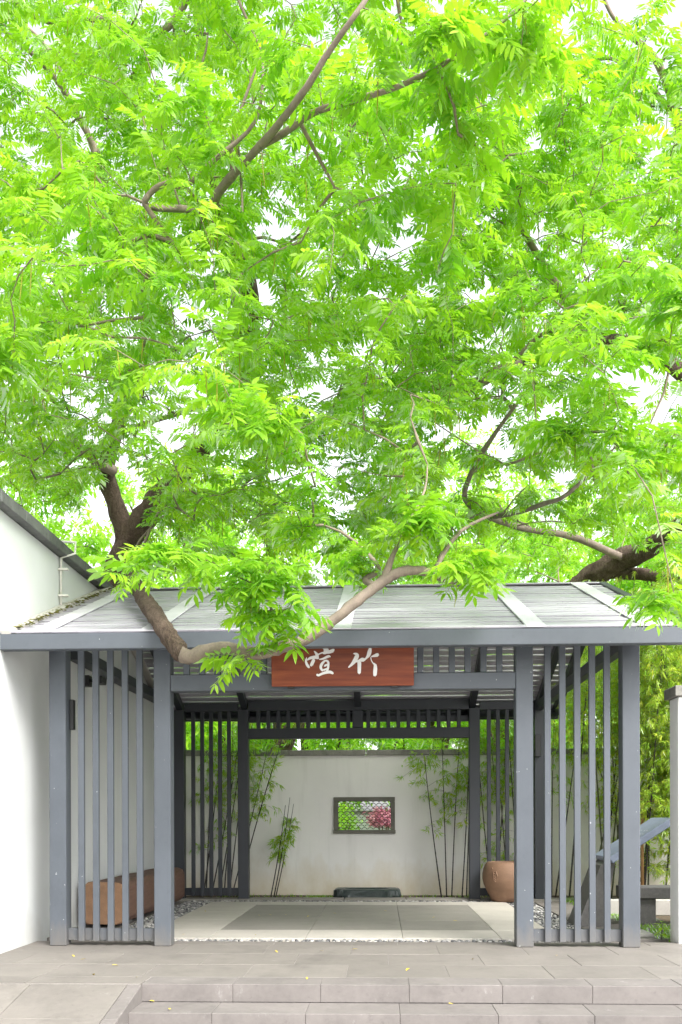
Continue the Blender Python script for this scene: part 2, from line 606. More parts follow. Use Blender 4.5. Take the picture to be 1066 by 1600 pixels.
# floor of the gate house
floor = solid('floor', -2.95, 3.6, 0.30, 5.40, -0.41, -0.050, MORTAR)
# pebble beds are laid 1.5 cm below the tiles
xs = [-2.06, -1.36, -0.405, 0.545, 1.50, 2.07]
ysr = [0.55, 1.24, 2.22, 3.20, 4.18, 4.68]
for i in range(5):
    for j in range(5):
        dark = 1 <= i <= 3 and 1 <= j <= 3
        o = box('floor_tile', xs[i] + .002, xs[i + 1] - .002, ysr[j] + .002, ysr[j + 1] - .002, -0.045, 0.0, TILE_D if dark else TILE_L, floor, 0.0025)
        o.location.z += random.uniform(-.0008, .0008)
pave(floor, 'paving_slab', STONE, -2.965, -2.46, [(0.55 + k * 0.7, 0.55 + k * 0.7 + 0.7) for k in range(6)], -0.002, 0.44)
pave(floor, 'paving_slab', STONE, 2.47, 3.55, [(0.55 + k * 0.7, 0.55 + k * 0.7 + 0.7) for k in range(6)], -0.002, 0.6)
x = -2.9
while x < 3.5:
    box('kerb_stone', x + .003, x + .89, 5.02, 5.40, -0.05, 0.004, KERB, floor, 0.004)
    x += 0.9


def pebble_bed(name, boxes, size, z, n_per_m2):
    """River pebbles set on edge: thousands of small stones in one mesh."""
    bm = bmesh.new()
    bmesh.ops.create_icosphere(bm, subdivisions=1, radius=1)
    bv = np.array([v.co[:] for v in bm.verts])
    bf = np.array([[v.index for v in f.verts] for f in bm.faces])
    bm.free()
    VV, TT, c = [], [], 0
    for x0, x1, y0, y1 in boxes:
        n = int((x1 - x0) * (y1 - y0) * n_per_m2)
        g = size * 1.08
        nx, ny = max(1, int((x1 - x0) / g)), max(1, int((y1 - y0) / g))
        for a in range(nx):
            for b in range(ny):
                p = np.array([x0 + (a + .5 + rng.uniform(-.3, .3)) * (x1 - x0) / nx, y0 + (b + .5 + rng.uniform(-.3, .3)) * (y1 - y0) / ny, z + rng.uniform(-.006, .004)])
                s = size * np.array([rng.uniform(.42, .75), rng.uniform(.26, .48), rng.uniform(.25, .42)])
                w = rng.uniform(0, math.pi)
                R = np.array([[math.cos(w), -math.sin(w), 0], [math.sin(w), math.cos(w), 0], [0, 0, 1]])
                VV.append((bv * s * rng.uniform(.88, 1.12, (len(bv), 1))) @ R.T + p)
                TT.append(bf + c)
                c += len(bv)
    return tag(add(name, tri_mesh(name, np.vstack(VV), np.vstack(TT), None, PEBBLE, True), PEBBLE), kind='stuff')


pebble_bed('pebbles', [(-2.5, 2.5, 0.31, 0.54), (-2.45, -2.07, 0.56, 4.98), (2.08, 2.46, 0.56, 4.98), (-2.06, 2.07, 4.70, 5.0)], 0.046, -0.018, 400)

solid('planting_bed', -2.9, 9.0, 5.40, 6.30, -0.41, -0.03, SOIL)
solid('side_garden', 3.55, 9.0, 0.30, 5.40, -0.41, -0.02, SOIL)
solid('back_garden', -60, 60, 6.32, 90, -0.43, -0.02, GARDEN)

# ------------------------------------------------------------------ white building wall
bw = thing('building_wall', (-2.965, 0, 0), 'tall white plastered building wall with dark grey coping tiles along its top', 'wall')
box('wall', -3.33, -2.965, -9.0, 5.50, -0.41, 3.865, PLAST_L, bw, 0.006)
y = -8.9
while y < 5.3:
    o = box('coping_tile', -3.39, -2.875, y + .004, y + .575, 3.868, 3.975, COPING, bw, 0.006)
    o.location.z += random.uniform(-.003, .003)
    y += 0.58
# damp cement fillet where the roof meets the wall is part of the pavilion (below)
cp = thing('conduit_pipe', (-2.87, 0.9, 3.0), 'thin white conduit pipe clipped upright on the tall white wall', 'pipe')
p0 = [(-2.94, 0.92, 3.30), (-2.94, 0.93, 3.85), (-2.80, 0.95, 3.90), (-2.80, 0.97, 4.02), (-2.95, 0.97, 4.03)]
v, f = tube_geo(p0, [0.013] * len(p0), 8)
add('tube', mesh('tube', [Vector(q) - Vector((-2.87, 0.9, 3.0)) for q in v], f, PIPE, True), PIPE, cp, (-2.87, 0.9, 3.0))
for zz in (3.45, 3.72):
    box('clip', -2.963, -2.862, 0.90, 0.95, zz, zz + 0.02, PIPE, cp, 0.002)

wc = thing('security_camera', at(140, 1053, 1.9) * 1.0, 'small black security camera fixed high on the white wall behind the slats', 'camera')
cxy = (-2.80, 1.75)
wc.location = (-2.9, 1.75, 2.70)
box('body', -2.80, -2.72, 1.62, 1.80, 2.66, 2.74, BLACK, wc, 0.01)
box('mount', -2.905, -2.80, 1.72, 1.76, 2.69, 2.72, BLACK, wc, 0.004)
box('base', -2.964, -2.885, 1.68, 1.80, 2.64, 2.76, BLACK, wc, 0.004)

# ------------------------------------------------------------------ garden wall at the back with its lattice window
gw = thing('garden_wall', (0, 6.2, 0), 'cream plastered garden wall behind the gate with a framed lattice window', 'wall')
WY0, WY1, WT = 6.2, 6.44, 2.155
ox0, ox1, oz0, oz1 = -0.40, 0.548, 0.938, 1.50
cx, cy, r0 = -2.3, 5.6, 0.6
path = [(-2.93, 5.502), (-2.915, 5.54)]
path += [(cx - r0 * math.cos(a), cy + r0 * math.sin(a)) for a in np.linspace(0, math.pi / 2, 11)]


def ribbon_wall(path, th, z0, z1):
    V, Fc = [], []
    P = [Vector((a, b)) for a, b in path]
    for i, p in enumerate(P):
        t = (P[min(i + 1, len(P) - 1)] - P[max(i - 1, 0)]).normalized()
        nrm = Vector((-t.y, t.x))
        q = p + nrm * th
        V += [(p.x, p.y, z0), (p.x, p.y, z1), (q.x, q.y, z1), (q.x, q.y, z0)]
    for i in range(len(P) - 1):
        for k in range(4):
            Fc.append((i * 4 + k, i * 4 + (k + 1) % 4, i * 4 + 4 + (k + 1) % 4, i * 4 + 4 + k))
    Fc += [(0, 3, 2, 1), (len(P) * 4 - 4, len(P) * 4 - 3, len(P) * 4 - 2, len(P) * 4 - 1)]
    return V, Fc


def wmesh(name, V, Fc, mat, parent, smooth=False):
    """Mesh given in world coordinates under a parent."""
    L = wloc(parent)
    return add(name, mesh(name, [Vector(q) - L for q in V], Fc, mat, smooth), mat, parent, L)


V, Fc = ribbon_wall(path, 0.24, -0.1, WT)
wmesh('curved_corner', V, Fc, PLAST_G, gw)
pth2 = [(a + 0.03, b) for a, b in path[:2]] + [(cx - (r0 - .03) * math.cos(a), cy + (r0 - .03) * math.sin(a)) for a in np.linspace(0, math.pi / 2, 11)]
V, Fc = ribbon_wall(pth2, 0.30, WT + .002, WT + 0.09)
wmesh('corner_coping', V, Fc, COPING_G, gw)
# main run, one mesh with the opening cut out
xs_ = [cx, ox0, ox1, 9.0]
zs_ = [-0.1, oz0, oz1, WT]
V, Fc = [], []
for yy in (WY0, WY1):
    for zz in zs_:
        for xx in xs_:
            V.append((xx, yy, zz))
ix = lambda s, j, i: s * 16 + j * 4 + i
for j in range(3):
    for i in range(3):
        if i == 1 and j == 1: continue
        Fc.append((ix(0, j, i), ix(0, j, i + 1), ix(0, j + 1, i + 1), ix(0, j + 1, i)))
        Fc.append((ix(1, j, i), ix(1, j + 1, i), ix(1, j + 1, i + 1), ix(1, j, i + 1)))
for i in range(3):
    Fc.append((ix(0, 3, i), ix(0, 3, i + 1), ix(1, 3, i + 1), ix(1, 3, i)))
for j in range(3):
    Fc.append((ix(0, j, 3), ix(1, j, 3), ix(1, j + 1, 3), ix(0, j + 1, 3)))
Fc += [(ix(0, 1, 1), ix(1, 1, 1), ix(1, 1, 2), ix(0, 1, 2)), (ix(0, 2, 1), ix(0, 2, 2), ix(1, 2, 2), ix(1, 2, 1)),
       (ix(0, 1, 1), ix(0, 2, 1), ix(1, 2, 1), ix(1, 1, 1)), (ix(0, 1, 2), ix(1, 1, 2), ix(1, 2, 2), ix(0, 2, 2))]
wmesh('wall', V, Fc, PLAST_G, gw)
x = cx + 0.004
while x < 8.9:
    o = box('coping_slab', x + .002, x + 1.19, WY0 - 0.03, WY1 + 0.03, WT + .002, WT + 0.088 + random.uniform(-.004, .004), COPING_G, gw, 0.005)
    x += 1.2
FRM = surf('window_frame_brick', (0.15, 0.145, 0.12), 0.85, 0.2, 8, 0.3, 60)
wf = thing('lattice_window', (0.074, 6.2, 0.938), None, None)
wf.parent = gw
wf.location = Vector((0.074, 6.2, 0.938)) - Vector((0, 6.2, 0))
fw = 0.06
box('frame_head', ox0 - .004, ox1 + .004, WY0 - 0.035, WY1 - 0.02, oz1 - fw, oz1 + .004, FRM, wf, 0.004)
box('frame_sill', ox0 - .012, ox1 + .012, WY0 - 0.045, WY1 - 0.02, oz0 - .004, oz0 + fw - .008, FRM, wf, 0.004)
box('frame_jamb', ox0 - .004, ox0 + fw, WY0 - 0.033, WY1 - 0.02, oz0 + fw - .006, oz1 - fw - .002, FRM, wf, 0.004)
box('frame_jamb', ox1 - fw, ox1 + .004, WY0 - 0.033, WY1 - 0.02, oz0 + fw - .006, oz1 - fw - .002, FRM, wf, 0.004)
# fish-scale lattice of thin curved roof tiles
ar = 0.0485
V, Fc = [], []
for i in range(7):
    a = math.pi * (0.10 + 0.80 * i / 6)
    for rr in (ar, ar - 0.009):
        for yy in (-0.05, 0.05):
            V.append((rr * math.cos(a), yy, rr * math.sin(a) * 0.92 - 0.012))
for i in range(6):
    b = i * 4
    Fc += [(b, b + 4, b + 5, b + 1), (b + 2, b + 3, b + 7, b + 6), (b, b + 2, b + 6, b + 4), (b + 1, b + 5, b + 7, b + 3)]
Fc += [(0, 1, 3, 2), (24, 26, 27, 25)]
LATT = surf('dark_lattice_tile', (0.05, 0.048, 0.042), 0.85, 0.2, 8, 0.3, 60)
tile_me = mesh('lattice_tile', V, Fc, LATT)
row = 0
zz = oz0 + fw - .004
while zz < oz1 - fw - 0.02:
    n = 9
    for i in range(n if row % 2 == 0 else n - 1):
        xx = ox0 + fw + (i + 0.5 + (0.5 if row % 2 else 0)) * (ox1 - ox0 - 2 * fw) / n
        add('lattice_tile', tile_me, FRM, wf, (xx, WY0 + 0.11, zz + 0.006))
    zz += 0.0425
    row += 1

# white end wall on the far side
ew = thing('end_wall', (3.09, 0.17, 0), 'white garden wall end with grey stone cap beside the tallest posts', 'wall')
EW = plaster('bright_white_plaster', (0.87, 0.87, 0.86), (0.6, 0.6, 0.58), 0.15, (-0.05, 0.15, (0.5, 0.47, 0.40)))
ew['label'] = 'white plastered wall end with a square grey stone cap beside the bench'
box('wall', 3.085, 9.0, 0.20, 0.47, -0.02, 2.285, EW, ew, 0.008)
x = 3.045
while x < 8.8:
    box('coping_slab', x, x + .797, 0.155, 0.515, 2.288, 2.385, COPING_G, ew, 0.006)
    x += 0.8

# ------------------------------------------------------------------ the gate pavilion
pv = thing('gate_pavilion', (0, 2.5, 0), 'grey painted metal gate pavilion with slatted sides and a slatted pitched roof', 'pavilion')
PS = 0.155
YF, YR = 0.0, 5.2
front_x = [-2.64, -1.668, 1.632, 2.583]
rear_x = [-2.62, -1.675, 1.687, 2.625]
SL, EZ, RZ, EY, RY = 0.3613, 2.78, 3.90, -0.6, 2.5      # roof slope, eave top, ridge top, eave and ridge depth


def roof_z(y):
    return RZ - abs(y - RY) * SL


for yy, xs4 in ((YF, front_x), (YR, rear_x)):
    PT = PAINT if yy == YF else SHADEP
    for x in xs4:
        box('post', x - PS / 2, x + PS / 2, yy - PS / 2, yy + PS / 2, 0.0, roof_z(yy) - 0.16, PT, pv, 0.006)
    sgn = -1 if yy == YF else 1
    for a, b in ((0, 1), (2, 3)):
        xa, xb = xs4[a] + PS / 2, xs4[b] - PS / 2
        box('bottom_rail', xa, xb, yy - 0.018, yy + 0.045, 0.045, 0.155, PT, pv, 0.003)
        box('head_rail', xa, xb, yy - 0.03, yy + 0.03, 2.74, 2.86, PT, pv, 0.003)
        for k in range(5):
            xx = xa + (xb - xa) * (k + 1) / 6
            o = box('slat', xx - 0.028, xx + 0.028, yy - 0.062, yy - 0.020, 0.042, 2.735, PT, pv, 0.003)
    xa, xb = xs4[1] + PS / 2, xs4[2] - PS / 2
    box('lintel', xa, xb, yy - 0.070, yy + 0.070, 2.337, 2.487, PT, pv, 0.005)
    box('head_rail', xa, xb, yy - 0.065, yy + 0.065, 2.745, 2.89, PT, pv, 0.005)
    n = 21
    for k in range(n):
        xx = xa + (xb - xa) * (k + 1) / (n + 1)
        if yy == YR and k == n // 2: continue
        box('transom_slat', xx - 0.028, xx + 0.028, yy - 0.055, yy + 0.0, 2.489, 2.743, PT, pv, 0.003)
box('king_post', -0.078, 0.078, YR - 0.07, YR + 0.07, 2.49, 2.742, SHADEP, pv, 0.005)
# second, lower rail of the rear transom, seen as a band behind the openings
box('tie_rail', rear_x[1] + PS / 2, rear_x[2] - PS / 2, YR + 0.005, YR + 0.06, 2.58, 2.665, SHADEP, pv, 0.003)

X0, X1 = -2.96, 2.955
# eave beams (front and back): deep fascia
V = [(X0, EY, 2.637), (X1, EY, 2.637), (X1, EY, 2.775), (X0, EY, 2.775), (X0, EY + .11, 2.637), (X1, EY + .11, 2.637), (X1, EY + .11, 2.80), (X0, EY + .11, 2.80)]
box('eave_beam', X0 - 0.25, X1 + 0.10, EY, EY + 0.10, 2.637, 2.778, PAINT, pv, 0.006)
box('eave_beam', X0, X1, 5.50, 5.60, 2.637, 2.778, SHADEP, pv, 0.006)
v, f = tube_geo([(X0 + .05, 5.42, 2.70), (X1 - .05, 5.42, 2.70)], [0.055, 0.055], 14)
wmesh('gutter_pipe', v, f, SHADEP, pv, True)
box('ridge_beam', X0, X1, RY - 0.06, RY + 0.06, RZ - 0.24, RZ - 0.075, SHADEP, pv, 0.005)
ang = math.atan(SL)
slen = (RY - EY) / math.cos(ang)


def slope_box(name, x0, x1, s0, s1, t0, t1, side, mat, bev=0.004):
    """A box on a roof slope: s runs up the slope from the eave, t is height above the slope line."""
    sx, sy, sz = x1 - x0, s1 - s0, t1 - t0
    sm, tm = (s0 + s1) / 2, (t0 + t1) / 2
    y = EY + sm * math.cos(ang) - tm * math.sin(ang)
    z = EZ + sm * math.sin(ang) + tm * math.cos(ang)
    rot = (ang, 0, 0)
    if side < 0:
        y = 2 * RY - y
        rot = (-ang, 0, 0)
    return add(name, box_me(sx, sy, sz, mat, bev), mat, pv, ((x0 + x1) / 2, y, z), rot)


for side in (1, -1):
    for x in (-2.62, -1.66, 0.0, 1.66, 2.62):
        slope_box('rafter', x - .045, x + .045, 0.12, slen - 0.07, -0.15, -0.035, side, SHADEP)
        slope_box('roof_batten', x - .085, x + .085, 0.0, slen + 0.01, 0.004, 0.016, side, ROOFB, 0.002)
    # verge boards at the open end, fillet at the wall
    slope_box('verge_board', X1 - .085, X1, 0.0, slen + 0.005, -0.13, 0.018, side, SHADEP)
    slope_box('wall_fillet', X0 - .003, X0 + 0.10, 0.0, slen, -0.05, 0.035, side, PALEST, 0.012)
    slope_box('eave_flashing', X0, X1, 0.0, 0.085, 0.003, 0.015, side, ROOFP, 0.002)
    slope_box('ridge_flashing', X0, X1, slen - 0.06, slen + 0.004, 0.005, 0.018, side, ROOFP, 0.002)
# the slats: long thin boards, none quite straight, gaps uneven
npitch = 0.145
ns = int((slen - 0.12) / npitch)
for side in (1, -1):
    for k in range(ns):
        s = 0.10 + (k + 0.5) * npitch + random.uniform(-.010, .010)
        segs = [X0 + .1 + (X1 - X0 - .19) * i / 12 for i in range(13)]
        w, t = 0.055 + random.uniform(-.006, .003), 0.011
        V, Fc = [], []
        bx = 0
        for i, xx in enumerate(segs):
            ds = random.uniform(-.007, .007)
            dt = random.uniform(-.006, .004) - 0.012
            for a, b in ((-w, -t), (w, -t), (w, t), (-w, t)):
                V.append((xx, (a + ds) * math.cos(ang) - (b + dt) * math.sin(ang), (a + ds) * math.sin(ang) + (b + dt) * math.cos(ang)))
        for i in range(12):
            for q in range(4):
                Fc.append((i * 4 + q, i * 4 + (q + 1) % 4, i * 4 + 4 + (q + 1) % 4, i * 4 + 4 + q))
        Fc += [(0, 3, 2, 1), (48, 49, 50, 51)]
        y, z = EY + s * math.cos(ang), EZ + s * math.sin(ang)
        if side < 0:
            V = [(a, -b, c) for a, b, c in V]
            Fc = [tuple(reversed(q)) for q in Fc]
            y = 2 * RY - y
        add('roof_slat', mesh('roof_slat', V, Fc, ROOFP), ROOFP, pv, (0, y, z))
# beam along the white wall inside
box('wall_beam', -2.962, -2.80, 1.2, 5.1, 2.85, 2.97, SHADEP, pv, 0.004)
box('wall_beam', 2.55, 2.65, 0.09, 5.1, 2.72, 2.84, SHADEP, pv, 0.004)

tag(box('speaker_box', -2.558, -2.52, 0.02, 0.08, 2.0, 2.28, BLACK, None, 0.004), 'slim black speaker box fixed on the post next to the white wall', 'speaker')
tag(box('speaker_box', 2.54, 2.62, 5.03, 5.117, 2.05, 2.36, BLACK, None, 0.004), 'black speaker box fixed high on the rear post near the bamboo', 'speaker')

# ------------------------------------------------------------------ name board
nb_loc = Vector((-0.008, -0.085, 2.365))
tilt = math.radians(9)
nb = thing('name_board', nb_loc, 'red brown varnished name board with two white brush characters 喧竹 over the gate', 'sign')
bw_, bh_ = 1.285, 0.47
o = add('panel', box_me(bw_, 0.045, bh_, BOARD, 0.004), BOARD, nb, nb_loc + Vector((0, -0.03 - bh_ / 2 * math.sin(tilt), bh_ / 2 * math.cos(tilt))), (tilt, 0, 0))
for xx in (-0.47, 0.47):
    box('bracket', nb_loc.x + xx - .03, nb_loc.x + xx + .03, -0.125, -0.0725, 2.348, 2.364, BLACK, nb, 0.002)


def stroke_geo(pts, off, V, Fc):
    """A brush stroke: an outline of varying width, 5 mm thick."""
    P = smooth_path(pts, 5)
    left, right = [], []
    for i, p in enumerate(P):
        a, b = P[max(i - 1, 0)], P[min(i + 1, len(P) - 1)]
        t = np.array([b[0] - a[0], b[1] - a[1]])
        t = t / (np.linalg.norm(t) + 1e-9)
        nrm = np.array([-t[1], t[0]])
        w = max(p[2], 3)
        if i in (0, len(P) - 1):
            w *= 0.55
        left.append(p[:2] + nrm * w)
        right.append(p[:2] - nrm * w)
    # round the tips
    for side, i, j in (('s', 0, 1), ('e', -1, -2)):
        d = P[i][:2] - P[j][:2]
        d = d / (np.linalg.norm(d) + 1e-9)
        tip = P[i][:2] + d * max(P[i][2], 3) * 0.6
        if side == 's':
            left.insert(0, tip); right.insert(0, tip + 0.01)
        else:
            left.append(tip); right.append(tip + 0.01)
    n = len(left)
    b = len(V)
    for h in (0.0, 0.004 + off):
        for q in left: V.append((q[0], -h, q[1]))
        for q in right: V.append((q[0], -h, q[1]))
    for i in range(n - 1):
        l0, l1, r0_, r1 = b + i, b + i + 1, b + n + i, b + n + i + 1
        L0, L1, R0, R1 = (k + 2 * n for k in (l0, l1, r0_, r1))
        Fc += [(L0, L1, R1, R0), (l0, l1, L1, L0), (r0_, R0, R1, r1)]


CH1 = [[(175, 440, 8), (155, 520, 22), (175, 600, 30), (215, 660, 28), (238, 680, 14)],
       [(182, 507, 12), (250, 460, 30), (330, 440, 36), (400, 440, 40), (455, 465, 26)],
       [(350, 295, 10), (385, 330, 24), (415, 380, 36), (420, 450, 44)],
       [(345, 490, 38), (312, 560, 38), (285, 620, 36), (285, 640, 26)],
       [(420, 395, 28), (480, 360, 15), (550, 335, 18), (580, 355, 20)],
       [(512, 203, 10), (580, 225, 30), (635, 262, 56), (625, 310, 56), (580, 360, 22)],
       [(600, 350, 14), (660, 325, 36), (730, 312, 40), (800, 288, 40), (815, 290, 34)],
       [(470, 490, 12), (560, 475, 22), (640, 440, 28), (700, 420, 28), (738, 434, 8)],
       [(600, 522, 20), (535, 590, 32), (505, 660, 30), (515, 710, 28), (548, 762, 18)],
       [(580, 530, 20), (640, 520, 22), (680, 555, 26), (682, 640, 26), (668, 720, 26), (645, 775, 22)],
       [(585, 655, 12), (615, 632, 24), (655, 610, 18)], [(560, 735, 22), (600, 730, 22), (650, 705, 20)],
       [(408, 838, 24), (450, 860, 26), (530, 825, 28), (620, 797, 32), (720, 785, 34), (785, 814, 26), (803, 820, 14)]]
CH2 = [[(285, 360, 10), (345, 372, 30), (372, 405, 46), (348, 470, 50), (300, 550, 44), (240, 620, 30), (168, 683, 16)],
       [(335, 555, 16), (420, 530, 28), (495, 505, 46), (545, 520, 38)], [(545, 505, 26), (590, 470, 22), (625, 430, 28)],
       [(425, 555, 45), (425, 650, 42), (422, 760, 40), (420, 825, 36)],
       [(642, 172, 12), (678, 240, 30), (665, 330, 48), (640, 405, 42), (602, 455, 26), (560, 500, 14)],
       [(702, 440, 12), (770, 420, 28), (845, 400, 42), (875, 400, 34)],
       [(695, 450, 11), (708, 520, 10), (750, 590, 14), (785, 610, 30)],
       [(795, 612, 30), (802, 690, 42), (796, 780, 45), (792, 865, 40), (794, 885, 30)]]
K = 1 / (15.23 * 172.0)
for strokes, opx, lab in ((CH1, 465, 'white brush character on the sign beside the branch'), (CH2, 530, 'white brush character on the sign farther from the branch')):
    V, Fc = [], []
    for i, s in enumerate(strokes):
        q = [(a - 533, 533 - b, c) for a, b, c in s]
        k0 = len(V)
        stroke_geo(q, i * 0.0007, V, Fc)
        V[k0:] = [(a * K, b, c * K) for a, b, c in V[k0:]]
    pc = ((opx + 35 - 533) / 172.0, (1040 - 1040) / 172.0)
    h = 0.232 - 0.012
    base = nb_loc + Vector((pc[0] + 0.008 - 0.0, -0.03 - h * math.sin(tilt) - 0.0235, h * math.cos(tilt) + 0.0))
    add('character', mesh('character', V, Fc, WHITEP), WHITEP, nb, base, (tilt, 0, 0))

# ------------------------------------------------------------------ log bench, pot, basin
lb = thing('log_bench', (-2.65, 2.9, 0), 'heavy red brown squared timber bench lying along the white wall', 'bench')


def rounded_prism(x0, x1, z0, z1, y0, y1, r, ny=14, wob=0.006):
    prof = []
    for cxx, czz, a0 in ((x1 - r, z1 - r, 0), (x0 + r, z1 - r, 90), (x0 + r, z0 + r, 180), (x1 - r, z0 + r, 270)):
        for k in range(5):
            a = math.radians(a0 + 90 * k / 4)
            prof.append((cxx + r * math.cos(a), czz + r * math.sin(a)))
    n = len(prof)
    V, Fc = [], []
    mx, mz = (x0 + x1) / 2, (z0 + z1) / 2
    ys = [y0, y0 + 0.012] + [y0 + 0.05 + (y1 - y0 - .1) * i / ny for i in range(ny + 1)] + [y1 - .012, y1]
    for i, y in enumerate(ys):
        k = 0.955 if i in (0, len(ys) - 1) else 1.0
        for a, c in prof:
            V.append((mx + (a - mx) * k + random.uniform(-wob, wob), y, mz + (c - mz) * k + random.uniform(-wob, wob)))
    for i in range(len(ys) - 1):
        for q in range(n):
            Fc.append((i * n + q, (i + 1) * n + q, (i + 1) * n + (q + 1) % n, i * n + (q + 1) % n))
    Fc += [tuple(range(n)), tuple(reversed(range((len(ys) - 1) * n, len(ys) * n)))]
    return V, Fc


V, Fc = rounded_prism(-2.885, -2.415, 0.03, 0.49, 1.40, 4.55, 0.10)
o = wmesh('timber', V, Fc, LOGM, lb)
o.data.materials.append(LOGEND)
o.data.polygons[len(o.data.polygons) - 2].material_index = 1
o.data.polygons[len(o.data.polygons) - 1].material_index = 1
for p in o.data.polygons:
    if p.index < 20: p.material_index = 1
for ya in (1.8, 3.9):
    box('support', -2.82, -2.50, ya, ya + 0.25, -0.002, 0.05, GRANITE, lb, 0.01)

pot_c = Vector((2.105, 4.815, 0.0))
pt = thing('clay_pot', pot_c, 'large round terracotta pot with a carved emblem standing behind the front post', 'pot')
prof = [(0.20, 0.0), (0.222, 0.012), (0.245, 0.07), (0.285, 0.15), (0.325, 0.24), (0.343, 0.32), (0.342, 0.39), (0.330, 0.455), (0.310, 0.505), (0.286, 0.540),
        (0.276, 0.551), (0.268, 0.555), (0.235, 0.556), (0.225, 0.550), (0.222, 0.53), (0.25, 0.50), (0.29, 0.42), (0.30, 0.32), (0.25, 0.15), (0.18, 0.06)]
V, Fc = lathe(prof, 48)
add('body', mesh('body', V, Fc, TERRA, True), TERRA, pt, pot_c)


def on_pot(az, zz, out):
    zs = [p[1] for p in prof[:11]]
    rs_ = [p[0] for p in prof[:11]]
    r = np.interp(zz, zs, rs_) + out
    return Vector((r * math.sin(az), -r * math.cos(az), zz))


EMB = [[(-.5, .9), (.3, .95)], [(-.5, .9), (-.5, -.6)], [(-.5, -.6), (.1, -.95)], [(.3, .95), (.75, .2)], [(.75, .2), (.5, -.1)], [(-.3, .5), (.2, .45)], [(-.3, .1), (.3, -.2)], [(-.2, -.3), (.2, -.6)], [(0, .4), (0, -.2)]]
VV, FF = [], []
for a, b in EMB:
    pts = [on_pot(-0.62 + (a[0] + (b[0] - a[0]) * t) * 0.14, 0.36 + (a[1] + (b[1] - a[1]) * t) * 0.075, 0.003) for t in (0, .33, .66, 1)]
    v, f = tube_geo(pts, [0.0075, 0.009, 0.009, 0.0075], 6)
    k = len(VV)
    VV += v
    FF += [tuple(q + k for q in g) for g in f]
add('emblem', mesh('emblem', VV, FF, TERRA), TERRA, pt, pot_c)
v, f = tube_geo([on_pot(-0.8, 0.47, -0.004), on_pot(-0.8, 0.47, 0.008)], [0.013, 0.009], 8)
add('lug', mesh('lug', v, f, TERRA, True), TERRA, pt, pot_c)

bs_c = Vector((0.122, 5.62, -0.03))
bs = thing('stone_basin', bs_c, 'low dark green stone basin with an oval hollow below the lattice window', 'basin')
n = 64
rings = [(0.49, 0.25, 0.0, 6.0, .02), (0.497, 0.262, 0.06, 6.0, .02), (0.485, 0.25, 0.135, 6.0, .014), (0.468, 0.235, 0.150, 5.0, .006), (0.335, 0.165, 0.150, 2.2, .002), (0.315, 0.15, 0.13, 2.1, 0), (0.27, 0.12, 0.085, 2, 0), (0.15, 0.07, 0.07, 2, 0)]
V, Fc = [], []
for a, b, zz, e, wb in rings:
    for k in range(n):
        w = 2 * math.pi * k / n
        c, s = math.cos(w), math.sin(w)
        V.append((a * abs(c) ** (2 / e) * (1 if c > 0 else -1) + random.uniform(-wb, wb), b * abs(s) ** (2 / e) * (1 if s > 0 else -1) + random.uniform(-wb, wb), zz + random.uniform(-wb, wb) * .35))
for i in range(len(rings) - 1):
    for k in range(n):
        Fc.append((i * n + k, i * n + (k + 1) % n, (i + 1) * n + (k + 1) % n, (i + 1) * n + k))
Fc.append(tuple((len(rings) - 1) * n + k for k in range(n)))
add('basin', mesh('basin', V, Fc, BASIN), BASIN, bs, bs_c)
WATER = surf('basin_water', (0.05, 0.07, 0.08), 0.06, 0.05, 3, 0)
V = [(0.30 * math.cos(2 * math.pi * k / 40), 0.14 * math.sin(2 * math.pi * k / 40), 0.118) for k in range(40)]
add('water', mesh('water', V, [tuple(range(40))], WATER), WATER, bs, bs_c)

# ------------------------------------------------------------------ slanted information stand, stone bench, rail
st_y0, st_y1 = 1.5, 2.25
pA, pB = at(952, 1340, st_y0), at(1050, 1277, st_y0)
stx = Vector((pA.x, st_y0, 0))
info = thing('information_stand', (2.62, 1.85, 0), 'slanted blue grey information slab on a tapered granite pedestal beside the gate', 'sign')
dx, dz = pB.x - pA.x, pB.z - pA.z
L = math.hypot(dx, dz)
sa = math.atan2(dz, dx)
mid = Vector(((pA.x + pB.x) / 2, (st_y0 + st_y1) / 2, (pA.z + pB.z) / 2))
nn = Vector((-math.sin(sa), 0, math.cos(sa)))
add('slab', box_me(L, st_y1 - st_y0, 0.075, SIGNSTONE, 0.006), SIGNSTONE, info, mid - nn * 0.0375, (0, -sa, 0))
VV, FF = [], []
for col in range(5):
    for q in range(11):
        if random.random() < 0.2: continue
        u, w = -L * 0.12 + col * 0.055, -0.27 + q * 0.05 + random.uniform(-.008, .008)
        for m_ in range(3):
            a, b = random.uniform(.004, .012), random.uniform(.006, .018)
            uu, ww = u + random.uniform(-.012, .012), w + random.uniform(-.012, .012)
            k = len(VV)
            h = 0.001 + 0.0003 * m_
            VV += [(uu - a, ww - b * .3, h), (uu + a, ww - b * .3, h), (uu + a, ww + b * .3, h), (uu - a, ww + b * .3, h)]
            FF.append((k, k + 1, k + 2, k + 3))
add('engraved_text', mesh('engraved_text', VV, FF, WHITEP), WHITEP, info, mid, (0, -sa, 0))
